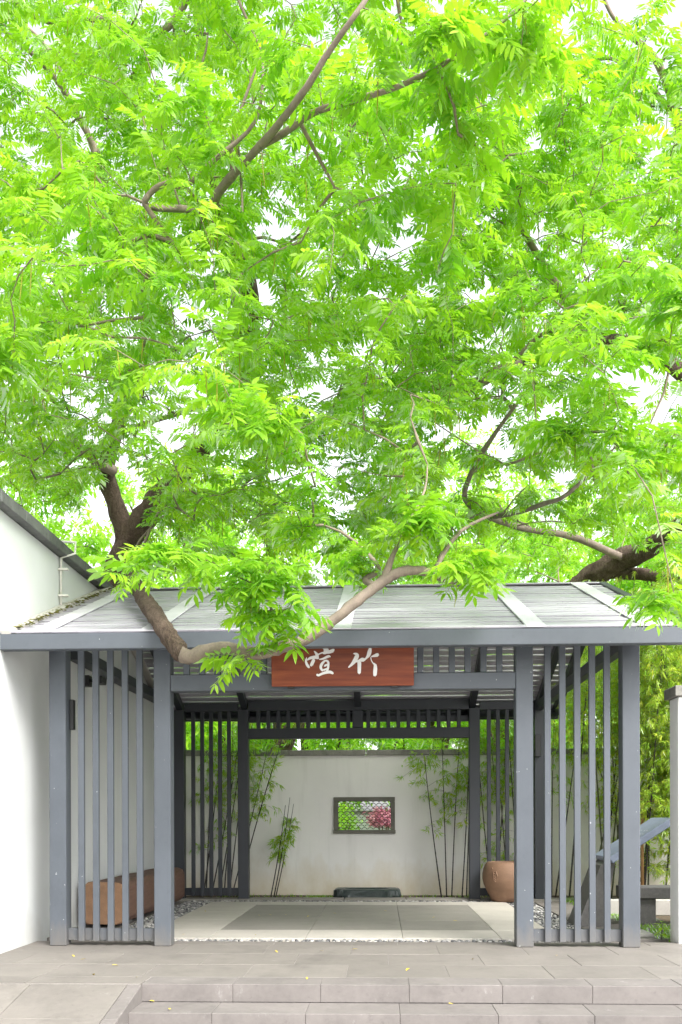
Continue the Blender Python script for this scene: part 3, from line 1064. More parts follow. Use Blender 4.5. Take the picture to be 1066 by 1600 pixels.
# pedestal: tapered wedge
zt0 = pA.z - 0.07
V = [(2.44, 1.62, 0), (2.72, 1.62, 0), (2.72, 2.15, 0), (2.44, 2.15, 0), (2.575, 1.62, zt0), (2.80, 1.62, zt0 + .08), (2.80, 2.15, zt0 + .08), (2.575, 2.15, zt0)]
V[4] = (pA.x - 0.06, 1.62, zt0 - .02); V[7] = (pA.x - 0.06, 2.15, zt0 - .02)
V[5] = (pA.x + 0.10, 1.62, zt0 + .06); V[6] = (pA.x + 0.10, 2.15, zt0 + .06)
wmesh('pedestal', V, [(0, 3, 2, 1), (0, 1, 5, 4), (1, 2, 6, 5), (2, 3, 7, 6), (3, 0, 4, 7), (4, 5, 6, 7)], GRANITE, info)

sb = thing('stone_bench', (3.6, 1.95, 0), 'plain grey stone bench with thick slab seat between gate and wall end', 'bench')
box('seat', 2.98, 4.5, 1.78, 2.16, 0.285, 0.41, GRANITE, sb, 0.008)
box('leg', 3.05, 3.335, 1.82, 2.12, -0.005, 0.284, GRANITE, sb, 0.006)
box('leg', 4.1, 4.385, 1.82, 2.12, -0.005, 0.284, GRANITE, sb, 0.006)
tag(box('stepping_slab', 2.78, 3.0, 0.72, 1.1, -0.003, 0.03, PALEST, None, 0.006), 'small pale concrete slab on the ground beside the outer gate post', 'slab')
tag(box('planter_kerb', 3.0, 6.5, 3.0, 3.14, -0.02, 0.17, PALEST, None, 0.008), 'low pale concrete kerb edging the bamboo bed behind the bench', 'kerb')

br = thing('bamboo_rail', (3.9, 4.3, 0), 'dry brown cane rail tied across the bamboo thicket', 'rail')
p1, p2 = at(1000, 1254, 4.0), at(1100, 1251, 4.0)
v, f = tube_geo([p1, p1.lerp(p2, .3), p1.lerp(p2, .6), p2], [0.022, 0.024, 0.022, 0.021], 8)
wmesh('cane', v, f, CANE, br, True)
for t in (0.05, 0.95):
    q = p1.lerp(p2, t)
    v, f = tube_geo([(q.x, q.y + .045, -0.02), (q.x, q.y + .045, q.z + .06)], [0.022, 0.02], 8)
    wmesh('stake', v, f, CANE, br, True)


# ------------------------------------------------------------------ leaves
def leaflet(L, W, droop, fold=None):
    """Outline of one leaflet along +x, curving down; 4 triangles, or 8 with a folded midrib."""
    z = lambda t: -droop * L * t * t
    if fold is None:
        V = [(0, 0, 0), (.32 * L, W * .46, z(.32)), (.32 * L, -W * .46, z(.32)), (.7 * L, W * .36, z(.7)), (.7 * L, -W * .36, z(.7)), (L, 0, z(1))]
        T = [(0, 2, 1), (1, 2, 4), (1, 4, 3), (3, 4, 5)]
    else:
        V = [(0, 0, 0), (.3 * L, W * .47, z(.3) + fold * W), (.3 * L, 0, z(.3)), (.3 * L, -W * .47, z(.3) + fold * W),
             (.7 * L, W * .37, z(.7) + fold * W), (.7 * L, 0, z(.7)), (.7 * L, -W * .37, z(.7) + fold * W), (L, 0, z(1))]
        T = [(0, 2, 1), (0, 3, 2), (1, 2, 5), (1, 5, 4), (2, 3, 6), (2, 6, 5), (4, 5, 7), (5, 6, 7)]
    return np.array(V), T


def compound_leaf(r, npairs, fold=None, Lr=0.25):
    """A pinnate leaf along +x, its rachis arching down, leaflets hanging off it. Returns verts, tris, tint offset."""
    VV, TT, tt = [], [], []
    c = 0
    arch = r.uniform(0.15, 0.4)
    rach = lambda t: np.array([Lr * t, 0, 0.04 * Lr * t - arch * Lr * t * t])
    # the rachis itself: a thin strip
    for a, b in ((0, .5), (.5, 1)):
        pa, pb = rach(a), rach(b)
        w = 0.0016
        VV.append(np.array([pa + [0, w, 0], pa - [0, w, 0], pb - [0, w, 0], pb + [0, w, 0]]))
        TT.append(np.array([(0, 1, 2), (0, 2, 3)]) + c)
        tt += [0.1] * 4
        c += 4
    spots = [(0.22 + 0.76 * k / max(1, npairs - 1) * 0.97, s) for k in range(npairs) for s in (1, -1)] + [(1.0, 0)]
    for t, s in spots:
        k = 0.62 + 0.5 * math.sin(math.pi * min(1, (t - .12) * .95))
        L = 0.105 * k * r.uniform(.85, 1.12)
        V, T = leaflet(L, L * r.uniform(.30, .36), r.uniform(.05, .3), fold)
        dn = r.uniform(0.05, 0.7)              # hang
        yaw = s * r.uniform(0.95, 1.25) if s else r.uniform(-.2, .2)
        rl = r.uniform(-.35, .35)
        cr, sr = math.cos(rl), math.sin(rl)
        V = V @ np.array([[1, 0, 0], [0, cr, sr], [0, -sr, cr]])
        cd_, sd = math.cos(dn), math.sin(dn)
        V = V @ np.array([[cd_, 0, -sd], [0, 1, 0], [sd, 0, cd_]])
        cw, sw = math.cos(yaw), math.sin(yaw)
        V = V @ np.array([[cw, sw, 0], [-sw, cw, 0], [0, 0, 1]])
        VV.append(V + rach(t))
        TT.append(np.array(T) + c)
        tt += [r.uniform(-.12, .12)] * len(V)
        c += len(V)
    return np.vstack(VV), np.vstack(TT), np.array(tt)


LV = [compound_leaf(rng, int(rng.integers(5, 8))) for _ in range(10)]
LV_FINE = [compound_leaf(rng, int(rng.integers(5, 8)), 0.22) for _ in range(12)]
LV_FAR = []
for _ in range(5):
    VV, TT, tt, c = [], [], [], 0
    for k in range(8):
        L = rng.uniform(.12, .19)
        V = np.array([(0, 0, 0), (.45 * L, L * .19, -.03 * L), (L, 0, -.2 * L), (.45 * L, -L * .19, -.03 * L)])
        R = np.array(Matrix.Rotation(rng.uniform(0, 6.28), 3, 'Z') @ Matrix.Rotation(rng.uniform(-.2, 1.0), 3, 'Y') @ Matrix.Rotation(rng.uniform(-.6, .6), 3, 'X'))
        VV.append(V @ R.T + rng.uniform(-.10, .10, 3))
        TT.append(np.array([(0, 3, 2), (0, 2, 1)]) + c)
        tt += [rng.uniform(-.15, .15)] * 4
        c += 4
    LV_FAR.append((np.vstack(VV), np.vstack(TT), np.array(tt)))


def frames(dirs, roll):
    """Rotation matrices whose x axis is dirs and whose z axis is roughly up, rolled."""
    x = dirs / np.linalg.norm(dirs, axis=1, keepdims=True)
    up = np.tile([0, 0, 1.0], (len(x), 1))
    y = np.cross(up, x)
    y /= np.linalg.norm(y, axis=1, keepdims=True) + 1e-9
    z = np.cross(x, y)
    c, s = np.cos(roll)[:, None], np.sin(roll)[:, None]
    return np.stack([x, y * c + z * s, z * c - y * s], axis=2)


def scatter(variants, P, D, S, roll, tint):
    R = frames(D, roll)
    which = rng.integers(0, len(variants), len(P))
    VV, TT, tt, c = [], [], [], 0
    for k, (v, t, ti) in enumerate(variants):
        m = np.nonzero(which == k)[0]
        if not len(m): continue
        X = np.einsum('nij,vj->nvi', R[m], v) * S[m][:, None, None] + P[m][:, None, :]
        VV.append(X.reshape(-1, 3))
        TT.append((t[None] + (np.arange(len(m)) * len(v))[:, None, None] + c).reshape(-1, 3))
        tt.append(np.clip(tint[m][:, None] + ti[None], 0, 1).ravel())
        c += len(m) * len(v)
    return np.vstack(VV), np.vstack(TT), np.concatenate(tt)


class Skeleton:
    """Limbs given by hand, finer branches grown to reach target points."""

    def __init__(self):
        self.P, self.par, self.R, self.hand = [], [], [], []
        self.tubes = []

    def limb(self, rows, sub=4, from_=None):
        pts = smooth_path(rows, sub)
        prev = -1
        if from_ is not None:
            prev = from_
        ids = []
        for p in pts:
            self.P.append(p[:3]); self.par.append(prev); self.R.append(p[3]); self.hand.append(True)
            prev = len(self.P) - 1
            ids.append(prev)
        self.tubes.append((ids, 9 if max(p[3] for p in pts) > .06 else 7))
        return ids

    def grow(self, targets, step=0.28):
        Pn = np.zeros((len(self.P) + len(targets) * 40, 3))
        n = len(self.P)
        Pn[:n] = np.array(self.P)
        tmin = min(len(self.P), n)
        hand0 = n
        d0 = np.array([np.min(np.linalg.norm(Pn[:n] - t, axis=1)) for t in targets])
        self.tips = []
        for ti in np.argsort(d0):
            t = targets[ti]
            d = np.linalg.norm(Pn[:n] - t, axis=1)
            low = np.maximum(0, Pn[:n, 2] - t[2])
            j = int(np.argmin(d + 0.6 * low))
            L = d[j]
            k = max(2, int(L / step))
            a = Pn[j].copy()
            ctrl = (a + t) / 2 + np.array([rng.normal(0, .12), rng.normal(0, .12), 0.12]) * L
            prev = j
            ids = [j]
            for s in range(1, k + 1):
                u = s / k
                q = (1 - u) ** 2 * a + 2 * u * (1 - u) * ctrl + u * u * t + rng.normal(0, 0.012, 3)
                Pn[n] = q
                self.P.append(q); self.par.append(prev); self.R.append(0); self.hand.append(False)
                prev = n
                ids.append(n)
                n += 1
            self.tubes.append((ids, 5))
            self.tips.append(ids)

    def radii(self, r0=0.0035, top=0.045):
        cnt = np.zeros(len(self.P))
        kids = np.zeros(len(self.P), int)
        for i, p in enumerate(self.par):
            if p >= 0: kids[p] += 1
        cnt[kids == 0] = 1
        for i in range(len(self.P) - 1, -1, -1):
            p = self.par[i]
            if p >= 0 and not self.hand[i] : cnt[p] += cnt[i]
        for i in range(len(self.P)):
            if not self.hand[i]:
                self.R[i] = min(top, r0 * math.sqrt(cnt[i]) * 1.15)

    def tube_data(self, t, n, end=0.6):
        pts = [self.P[i] for i in t[0]]
        rr = [self.R[i] for i in t[0]]
        rr[-1] *= end
        return tube_geo(pts, rr, n, 0.17 if max(rr) > .06 else 0.08)

    def mesh_data(self, hand):
        VV, FF = [], []
        for ids, n in self.tubes:
            is_hand = self.hand[ids[-1]]
            if is_hand != hand: continue
            pts = [self.P[i] for i in ids]
            rr = [self.R[i] for i in ids]
            if not hand: rr[0] = min(rr[0], rr[1] * 1.15)
            rr = [r * (1 if i < len(rr) - 1 else 0.6) for i, r in enumerate(rr)]
            v, f = tube_geo(pts, rr, n, 0.10 if hand and max(rr) > .06 else 0.0, cap=hand)
            k = len(VV)
            VV += v
            FF += [tuple(q + k for q in g) for g in f]
        return VV, FF


def L3(px, py, Y, r):
    p = at(px, py, Y)
    return (p.x, p.y, p.z, r)


def limb_px(rows):
    return [L3(*q) for q in rows]


def cam_depth(P):
    return (P - np.array(CAM)) @ np.array(FWD)


def to_px(P):
    v = P - np.array(CAM)
    d = v @ np.array(FWD)
    return 533 + FOC * (v @ np.array(RT)) / d, 1280 - FOC * (v @ np.array(UPV)) / d, d


def leaves_on(sk, per_tip=(7, 11), scale=(0.65, 1.25), reach=0.7, size=0.85):
    """Compound leaves set alternately along the last stretch of every grown branch."""
    P, D, S, T = [], [], [], []
    for ids in sk.tips:
        pts = np.array([sk.P[i] for i in ids])
        seg = np.linalg.norm(np.diff(pts, axis=0), axis=1)
        tot = seg.sum()
        cum = np.concatenate([[0], np.cumsum(seg)])
        n = int(rng.integers(*per_tip))
        start = max(0.0, tot - reach)
        tw = rng.uniform(0, 1)
        side = rng.uniform(0, 6.28)
        for k in range(n):
            s = start + (tot - start) * ((k + rng.uniform(0, .6)) / n)
            s = min(s, tot - 1e-4)
            i = int(np.searchsorted(cum, s) - 1)
            i = max(0, min(i, len(seg) - 1))
            p = pts[i] + (pts[i + 1] - pts[i]) * ((s - cum[i]) / max(seg[i], 1e-6))
            ax = (pts[i + 1] - pts[i]) / max(seg[i], 1e-6)
            az = math.atan2(ax[1], ax[0]) + (1 if k % 2 else -1) * rng.uniform(.45, 1.25) * (1 - .55 * k / n)
            el = rng.normal(-0.10, 0.32)
            P.append(p)
            D.append((math.cos(az) * math.cos(el), math.sin(az) * math.cos(el), math.sin(el)))
            S.append(rng.uniform(*scale) * size * (1.3 if p[1] < -0.9 else 1.0) * (1.0 - 0.25 * (k / n > .85)))
            T.append(-0.02 + 0.70 * tw + 0.32 * (k / n) ** 2 + rng.uniform(-.15, .15))
    P, D, S, T = np.array(P), np.array(D), np.array(S), np.array(T)
    # the gate keepers trim what would hang before the name board
    trim = (P[:, 0] > -0.36) & (P[:, 0] < 0.75) & (P[:, 1] > -1.7) & (P[:, 1] < 0) & (P[:, 2] < 2.66)
    return P[~trim], D[~trim], S[~trim], T[~trim]


FINE_ME = []
for k, (v, t, ti) in enumerate(LV_FINE):
    FINE_ME.append(tri_mesh('leaf', v, t, np.clip(0.22 + 0.06 * k + ti, 0, 1), LEAF))


def build_tree(name, sk, loc, label, cat, group, P, D, S, T, catkins=0, n_fine=300):
    root = thing(name, loc, label, cat, group)
    thick = [t for t in sk.tubes if sk.hand[t[0][-1]] and max(sk.R[i] for i in t[0]) > 0.10]
    thin = [t for t in sk.tubes if sk.hand[t[0][-1]] and max(sk.R[i] for i in t[0]) <= 0.10]
    for k, t in enumerate(thick):
        ids = t[0]
        cut = next((i for i in range(3, len(ids)) if sk.R[ids[i]] < 0.075), len(ids))
        v, f = sk.tube_data((ids[:cut],), 18, 1.0 if cut < len(ids) else 0.6)
        wmesh('trunk' if k == 0 else 'limb', v, f, BARK, root, True)
        if cut < len(ids) - 1:
            thin.append((ids[cut - 1:],))
    for t in thin:
        v, f = sk.tube_data(t, 8)
        wmesh('branch', v, f, LIMBM, root, True)
    v, f = sk.mesh_data(False)
    wmesh('twigs', v, f, TWIG, root, True)['kind'] = 'stuff'
    px, py, d = to_px(P)
    inside = (px > 15) & (px < 1050) & (py > 10) & (py < 1080)
    # nearest leaves nothing nearer covers: keep the nearest in each small cell of view direction
    cell = (np.floor(px / 34) * 1000 + np.floor(py / 34)).astype(int)
    order = np.argsort(d)
    seen, pick = set(), []
    for i in order:
        if not inside[i]: continue
        if cell[i] in seen: continue
        seen.add(cell[i])
        pick.append(i)
        if len(pick) >= n_fine: break
    pick = np.array(pick, int)
    rest = np.setdiff1d(np.arange(len(P)), pick)
    R = frames(D[pick], rng.normal(0, .3, len(pick)))
    rl = wloc(root)
    for q, i in enumerate(pick):
        o = bpy.data.objects.new('leaf', FINE_ME[int(np.clip((T[i] - .2) / .06 + rng.normal(0, 1.5), 0, 11))])
        COL.objects.link(o)
        o.parent = root
        m = Matrix(R[q].tolist()).to_4x4()
        o.rotation_euler = m.to_euler()
        o.scale = (S[i],) * 3
        o.location = Vector(P[i]) - rl
    V, TT, tt = scatter(LV, P[rest] - np.array(rl), D[rest], S[rest], rng.normal(0, .3, len(rest)), T[rest])
    o = add('crown', tri_mesh('crown', V, TT, tt, LEAF), LEAF, root, rl)
    o['kind'] = 'stuff'
    if catkins:
        VV, TTc, tc, c = [], [], [], 0
        idx = rng.choice(len(P), catkins)
        for i in idx:
            L = rng.uniform(.15, .32)
            p = P[i] - np.array(rl)
            r = 0.006
            sway = rng.normal(0, .02, 2)
            pts = [p + [sway[0] * t, sway[1] * t, -L * t] for t in (0, .35, .7, 1)]
            rr = [r * .5, r, r, r * .4]
            v = []
            for q, w in zip(pts, rr):
                for a in (0, 2.1, 4.2):
                    v.append(q + [w * math.cos(a), w * math.sin(a), 0])
            t_ = []
            for a in range(3):
                for b in range(3):
                    q0, q1 = a * 3 + b, a * 3 + (b + 1) % 3
                    t_ += [(q0, q1, q1 + 3), (q0, q1 + 3, q0 + 3)]
            VV.append(np.array(v)); TTc.append(np.array(t_) + c); tc += [rng.uniform(0, 1)] * 12
            c += 12
        add('catkins', tri_mesh('catkins', np.vstack(VV), np.vstack(TTc), tc, CATKIN), CATKIN, root, rl)['kind'] = 'stuff'
    return root


def hash_noise(P, scale, seed):
    """Smooth 3D value noise for clumping."""
    r = np.random.default_rng(seed)
    g = r.uniform(0, 1, (24, 24, 24))
    q = P * scale + 100
    i = np.floor(q).astype(int)
    f = q - i
    f = f * f * (3 - 2 * f)
    out = 0
    for a in (0, 1):
        for b in (0, 1):
            for c in (0, 1):
                w = (f[:, 0] if a else 1 - f[:, 0]) * (f[:, 1] if b else 1 - f[:, 1]) * (f[:, 2] if c else 1 - f[:, 2])
                out = out + w * g[(i[:, 0] + a) % 24, (i[:, 1] + b) % 24, (i[:, 2] + c) % 24]
    return out


def keep_clear(q):
    """Nothing grows through the roof, the walls or nearer than the first step."""
    under = (q[:, 2] < RZ - np.abs(q[:, 1] - RY) * SL + 0.35) & (q[:, 1] > -0.75) & (q[:, 1] < 5.8) & (q[:, 0] < 3.2)
    wall = (q[:, 0] < -2.6) & (q[:, 2] < 4.15) & (q[:, 1] < 5.2)
    return ~under & ~wall & (q[:, 1] > -3.3) & (q[:, 2] > 1.9)


def spaced(q, d):
    """Keep points in order, none nearer than d to one already kept."""
    cells, out = {}, []
    for p in q:
        k = tuple(np.floor(p / d).astype(int))
        ok = True
        for a in (-1, 0, 1):
            for b in (-1, 0, 1):
                for c in (-1, 0, 1):
                    for r in cells.get((k[0] + a, k[1] + b, k[2] + c), ()):
                        if (r[0] - p[0]) ** 2 + (r[1] - p[1]) ** 2 + (r[2] - p[2]) ** 2 < d * d:
                            ok = False
        if ok:
            cells.setdefault(k, []).append(p)
            out.append(p)
    return np.array(out)


def crown_targets(ells, voids, density, mind, seed, sprays):
    """Twig tips spread evenly through a crown built of overlapping ellipsoids, with open pockets, plus a few loose sprays."""
    C = np.array([at(px, py, Y)[:] for px, py, Y, *_ in ells])
    R = np.array([[rx, ry, rz] for _, _, _, rx, ry, rz in ells]) * 1.12
    lo, hi = (C - R).min(0), (C + R).max(0)
    n = int(np.prod(hi - lo) * density)
    q = rng.uniform(lo, hi, (n, 3))
    inside = np.zeros(len(q), bool)
    for c, r in zip(C, R):
        inside |= (((q - c) / r) ** 2).sum(1) < 1
    for px, py, Y, r in voids:
        inside &= ((q - np.array(at(px, py, Y))) ** 2).sum(1) > r * r
    q = q[inside]
    q = q[hash_noise(q, 1.7, seed) + 0.5 * hash_noise(q, 4.0, seed + 1) > 0.60]
    q = q[keep_clear(q)]
    q = spaced(q, mind)
    out = [q]
    for px, py, Y, rx, ry, rz, m in sprays:
        c = np.array(at(px, py, Y))
        g = rng.normal(0, 1, (m, 3))
        g /= np.linalg.norm(g, axis=1, keepdims=True)
        g = c + g * rng.uniform(0.2, 1, (m, 1)) * np.array([rx, ry, rz])
        out.append(g[keep_clear(g)])
    return np.vstack(out)


# ---- the old wingnut behind the white wall, reaching over the roof
sk1 = Skeleton()
b1 = at(150, 1380, 6.9)
sk1.limb([(b1.x, b1.y, -0.03, .40), (b1.x, b1.y, .25, .33)] + limb_px([(158, 1150, 6.8, .28), (166, 1000, 6.7, .25), (182, 905, 6.5, .225), (205, 832, 6.4, .20)]))
sk1.limb(limb_px([(200, 850, 6.4, .17), (180, 785, 6.2, .14), (166, 742, 6.0, .125), (176, 690, 5.9, .11), (205, 610, 5.6, .10), (232, 530, 5.2, .095), (240, 470, 4.8, .09),
                  (205, 385, 4.3, .08), (172, 325, 3.9, .075), (152, 252, 3.5, .075), (145, 225, 3.4, .05), (105, 150, 3.1, .036), (62, 95, 2.8, .03), (0, 42, 2.5, .02)]))
sk1.limb(limb_px([(140, 215, 3.4, .035), (112, 165, 3.3, .03), (92, 105, 3.2, .024), (62, 60, 3.1, .02), (20, 25, 3.0, .014)]))
sk1.limb(limb_px([(95, 103, 3.2, .02), (130, 78, 3.0, .018), (150, 40, 2.9, .012)]))
sk1.limb(limb_px([(203, 845, 6.4, .18), (235, 795, 6.0, .18), (265, 760, 5.6, .165), (305, 715, 5.0, .14), (352, 640, 4.2, .125), (388, 540, 3.4, .11), (388, 440, 2.8, .10),
                  (360, 360, 1.5, .078), (335, 318, .2, 0.0446), (372, 265, -.4, 0.0389), (410, 225, -.7, 0.0353), (470, 150, -1.5, 0.0274), (520, 72, -1.8, 0.0223), (578, -10, -1.9, 0.0166), (620, -90, -1.0, 0.0108)]))
sk1.limb(limb_px([(408, 228, -.7, 0.0320), (450, 204, -.9, 0.0288), (490, 176, -1.2, 0.0264), (560, 155, -1.4, 0.0240), (625, 134, -1.5, 0.0208), (700, 96, -1.5, 0.0176), (790, 30, -1.5, 0.0136), (840, -20, -1.5, 0.0096)]))
sk1.limb(limb_px([(352, 345, 1.6, .05), (300, 328, .4, .036), (232, 323, -.4, .029), (235, 302, -.5, .027), (260, 286, -.55, .026), (290, 290, -.6, .024), (335, 250, -.7, .021), (400, 188, -.8, .016), (412, 92, -.9, .010)]))
sk1.limb(limb_px([(362, 272, -.3, .02), (366, 205, -.5, .016), (410, 82, -.7, .010)]))
sk1.limb(limb_px([(300, -60, 1.8, .05), (285, 12, 2.0, .042), (236, 58, 2.1, .038), (168, 30, 2.2, .034), (75, 34, 2.3, .028), (10, -5, 2.4, .02)]))
sk1.limb(limb_px([(390, 530, 3.4, .07), (340, 330, 3.0, .06), (320, 120, 2.4, .055), (300, -60, 1.8, .05)]))
sk1.limb(limb_px([(178, 737, 5.9, .085), (150, 722, 5.6, .06), (132, 706, 5.4, .055), (110, 680, 5.2, .048), (97, 645, 5.0, .04), (60, 590, 4.6, .03), (20, 480, 4.0, .022)]))
sk1.limb(limb_px([(137, 712, 5.45, .05), (170, 690, 5.1, .042), (208, 668, 4.7, .035), (300, 640, 3.4, .025), (400, 600, 2.2, .015)]))
# low branch over the roof, dipping in front of the eave
low = sk1.limb(limb_px([(192, 880, 6.4, .13), (190, 880, 4.6, .105), (200, 892, 2.8, .09), (207, 907, 1.3, .078), (226, 937, .35, .076), (247, 968, -.6, .0755), (268, 1000, -.9, .0752), (287, 1027, -1.0, .075)]), 6)
sk1.limb(limb_px([(283, 1022, -1.0, .068), (300, 1025, -1.0, .062), (345, 1012, -1.0, .054), (400, 1021, -1.0, .052), (440, 1012, -1.0, .050), (475, 1000, -1.02, .047), (520, 970, -1.05, .047), (560, 938, -1.05, .045),
                  (600, 907, -1.0, .044), (625, 894, -1.0, .042), (660, 892, -.95, .038), (690, 902, -.9, .034), (708, 913, -.9, .03)]), 5)
sk1.limb(limb_px([(600, 907, -1.0, .038), (606, 890, -1.0, .034), (614, 868, -1.0, .022), (640, 815, -.8, .013), (664, 765, -.6, .010), (668, 725, -.4, .006)]))
sk1.limb(limb_px([(585, 915, -1.02, .03), (570, 905, -.9, .026), (592, 888, -.8, .022), (560, 850, -.4, .014)]))
sk1.limb(limb_px([(690, 902, -.9, .03), (683, 885, -.9, .022), (720, 830, -.8, .016), (780, 800, -.6, .01)]))

E1 = [(120, 140, 2.5, 2.2, 2.0, 1.3), (330, 120, 1.2, 1.9, 1.8, 1.3), (560, 60, .4, 1.5, 1.6, 1.2), (250, 320, .8, 1.6, 1.6, 1.1), (480, 330, .2, 1.4, 1.6, 1.0),
      (60, 400, 1.6, 1.5, 1.8, 1.1), (200, 520, .2, 1.6, 1.6, .8), (420, 520, 0.0, 1.4, 1.5, .9), (340, 680, 1.2, 1.3, 1.6, .8), (60, 600, 2.5, 1.3, 1.8, .9),
      (520, 700, 1.0, 1.2, 1.5, .7), (620, 420, .3, 1.2, 1.4, 1.0), (680, 230, .3, 1.2, 1.4, 1.1), (30, 720, 5.5, 1.2, 1.3, 1.0), (360, 800, 4.2, 1.4, 1.4, .6),
      (480, 840, 4.5, 1.3, 1.4, .5), (420, -40, 1.0, 2.5, 2.0, .9), (150, 30, 2.0, 2.2, 2.0, 1.0), (780, 120, .3, 1.2, 1.3, 1.0), (560, 560, 1.0, 1.3, 1.4, .9), (110, 500, -.9, 1.0, .9, .5), (320, 600, -.7, 1.0, .9, .45), (560, 600, 3.4, 1.5, 1.2, 1.0), (440, 620, 3.8, 1.3, 1.2, 1.0)]
V1 = [(205, 780, 6.0, .62), (200, 780, 5.0, .6), (200, 778, 3.8, .55), (202, 775, 2.5, .5), (205, 775, 1.2, .45), (160, 745, 4.8, .5), (150, 735, 3.0, .4), (240, 790, 4.5, .5), (235, 480, 3.6, .4), (235, 480, 2.2, .35),
      (25, 160, 2.0, .5), (15, 175, .8, .45), (30, 200, 3.4, .6), (210, 340, -.2, .3), (400, 230, -1.2, .3), (480, 130, -1.5, .28), (640, 120, -1.7, .28), (330, 310, -.4, .3), (145, 240, 2.6, .35), (150, 230, 1.4, .3)]
S1 = [(430, 650, -1.2, .6, .5, .25, 9), (640, 60, -1.7, .7, .6, .3, 9), (800, 40, -1.6, .6, .6, .3, 8), (20, 560, -1.2, .5, .6, .3, 7),
      (275, 862, -1.6, .36, .25, .08, 5), (400, 895, -1.5, .34, .25, .12, 6), (425, 955, -1.4, .18, .2, .06, 4), (358, 1046, -1.25, .06, .06, .01, 1), (195, 905, -1.8, .14, .2, .04, 2),
      (560, 880, -.9, .25, .2, .12, 4), (650, 820, -.9, .45, .3, .2, 9), (725, 880, -1.2, .2, .2, .10, 4), (480, 800, -.6, .6, .4, .3, 9)]
T1 = crown_targets(E1, V1, 16.0, 0.259, 3, S1)
sk1.grow(T1)
sk1.radii()
P, D, S, T = leaves_on(sk1)
build_tree('wingnut_tree', sk1, (b1.x, b1.y, -0.02), 'old tree behind the white wall whose low bent branch crosses the sign', 'tree', None, P, D, S, T, 420)

# ---- the leaning tree beyond the far end of the roof
sk2 = Skeleton()
b2 = at(830, 1375, 8.2)
sk2.limb([(b2.x, b2.y, -0.03, .34), (b2.x, b2.y, .3, .27)] + limb_px([(838, 1150, 8.1, .23), (862, 1010, 7.9, .21), (900, 925, 7.5, .195), (940, 893, 7.1, .185), (975, 873, 6.8, .17), (1012, 858, 6.4, .15), (1085, 800, 5.6, .13), (1112, 700, 4.8, .115),
              (1095, 615, 4.0, .105), (1060, 578, 3.4, .098), (1000, 546, 3.0, .09), (920, 529, 2.6, .085), (850, 547, 2.4, .08), (780, 580, 2.3, .072), (730, 604, 2.2, .066), (660, 600, 2.2, .055), (612, 600, 2.2, .036)]))
sk2.limb(limb_px([(940, 893, 7.1, .11), (1000, 897, 6.8, .09), (1040, 902, 6.5, .08), (1110, 890, 6.0, .06), (1180, 840, 5.2, .04)]))
sk2.limb(limb_px([(1112, 700, 4.8, .09), (1130, 520, 3.6, .08), (1100, 320, 2.4, .065), (1060, 190, 1.8, .05), (1030, 100, 1.5, .036), (985, 55, 1.4, .028), (955, 22, 1.3, .02), (930, -40, 1.2, .014)]))
sk2.limb(limb_px([(1030, 100, 1.5, .02), (1066, 60, 1.2, .014)]))
sk2.limb(limb_px([(1000, 120, 1.5, .02), (960, 92, 1.3, .022), (928, 90, 1.2, .022), (921, 70, 1.2, .018), (915, 20, 1.1, .01)]))
sk2.limb(limb_px([(1060, 190, 1.8, .03), (1000, 120, 1.5, .022), (970, 150, 1.3, .014)]))
sk2.limb(limb_px([(975, 873, 6.8, 0.0620), (900, 840, 5.5, 0.0496), (820, 826, 4.6, 0.0434), (765, 808, 3.2, 0.0372), (727, 780, 2.2, 0.0310), (741, 730, 1.7, 0.0273), (776, 674, 1.3, 0.0229), (822, 612, .9, 0.0136)]))
sk2.limb(limb_px([(765, 808, 3.2, 0.0338), (810, 800, 2.2, 0.0300), (850, 787, 1.5, 0.0255), (888, 771, 1.0, 0.0203), (960, 700, .6, 0.0135)]))
sk2.limb(limb_px([(738, 737, 1.7, 0.0225), (770, 726, 1.5, 0.0195), (806, 722, 1.3, 0.0150), (880, 690, 1.0, 0.0090)]))
sk2.limb(limb_px([(920, 529, 2.6, .05), (860, 430, 2.0, .04), (800, 330, 1.4, .032), (760, 240, 1.0, .024), (740, 150, .8, .014)]))
sk2.limb(limb_px([(660, 240, 1.5, .05), (700, 250, 1.4, .045), (760, 262, 1.2, .032)]))
E2 = [(880, 320, 3.6, 1.4, 1.3, 1.0), (740, 520, 3.6, 1.3, 1.2, .9), (1000, 400, 3.4, 1.2, 1.2, .9), (960, 640, 1.0, 1.3, 1.5, .8), (1020, 480, .8, 1.2, 1.5, .9), (860, 480, .6, 1.2, 1.4, .8), (780, 640, 1.4, 1.2, 1.5, .7), (960, 330, 1.0, 1.2, 1.5, .9), (840, 330, .8, 1.1, 1.4, .9),
      (1090, 260, 1.2, .9, 1.4, 1.1), (700, 740, 2.2, 1.2, 1.5, .6), (880, 735, 2.4, 1.4, 1.5, .6), (1050, 740, 3.2, 1.2, 1.5, .7), (740, 500, 1.0, 1.0, 1.3, .8), (985, 215, 1.2, .7, 1.0, .5),
      (900, 815, 8.2, 1.4, 1.0, .6), (760, 850, 6.6, 1.3, 1.2, .6), (620, 850, 6.5, 1.2, 1.2, .6), (960, 560, -.9, .8, .8, .5), (1100, 850, 4.6, .9, 1.0, .6)]
V2 = [(690, 600, 1.4, .26), (740, 600, 1.0, .26), (690, 600, .3, .24), (735, 600, -.1, .24), (690, 600, -.8, .22), (900, 535, 1.8, .3), (900, 535, .6, .25), (780, 680, .6, .34), (740, 740, .8, .36), (800, 640, .2, .3), (770, 690, -.4, .3),
      (860, 780, .8, .3), (1010, 80, .6, .6), (1000, 90, 1.6, .6), (960, 870, 5.5, .5), (950, 870, 4.0, .45), (1000, 300, -.4, .25)]
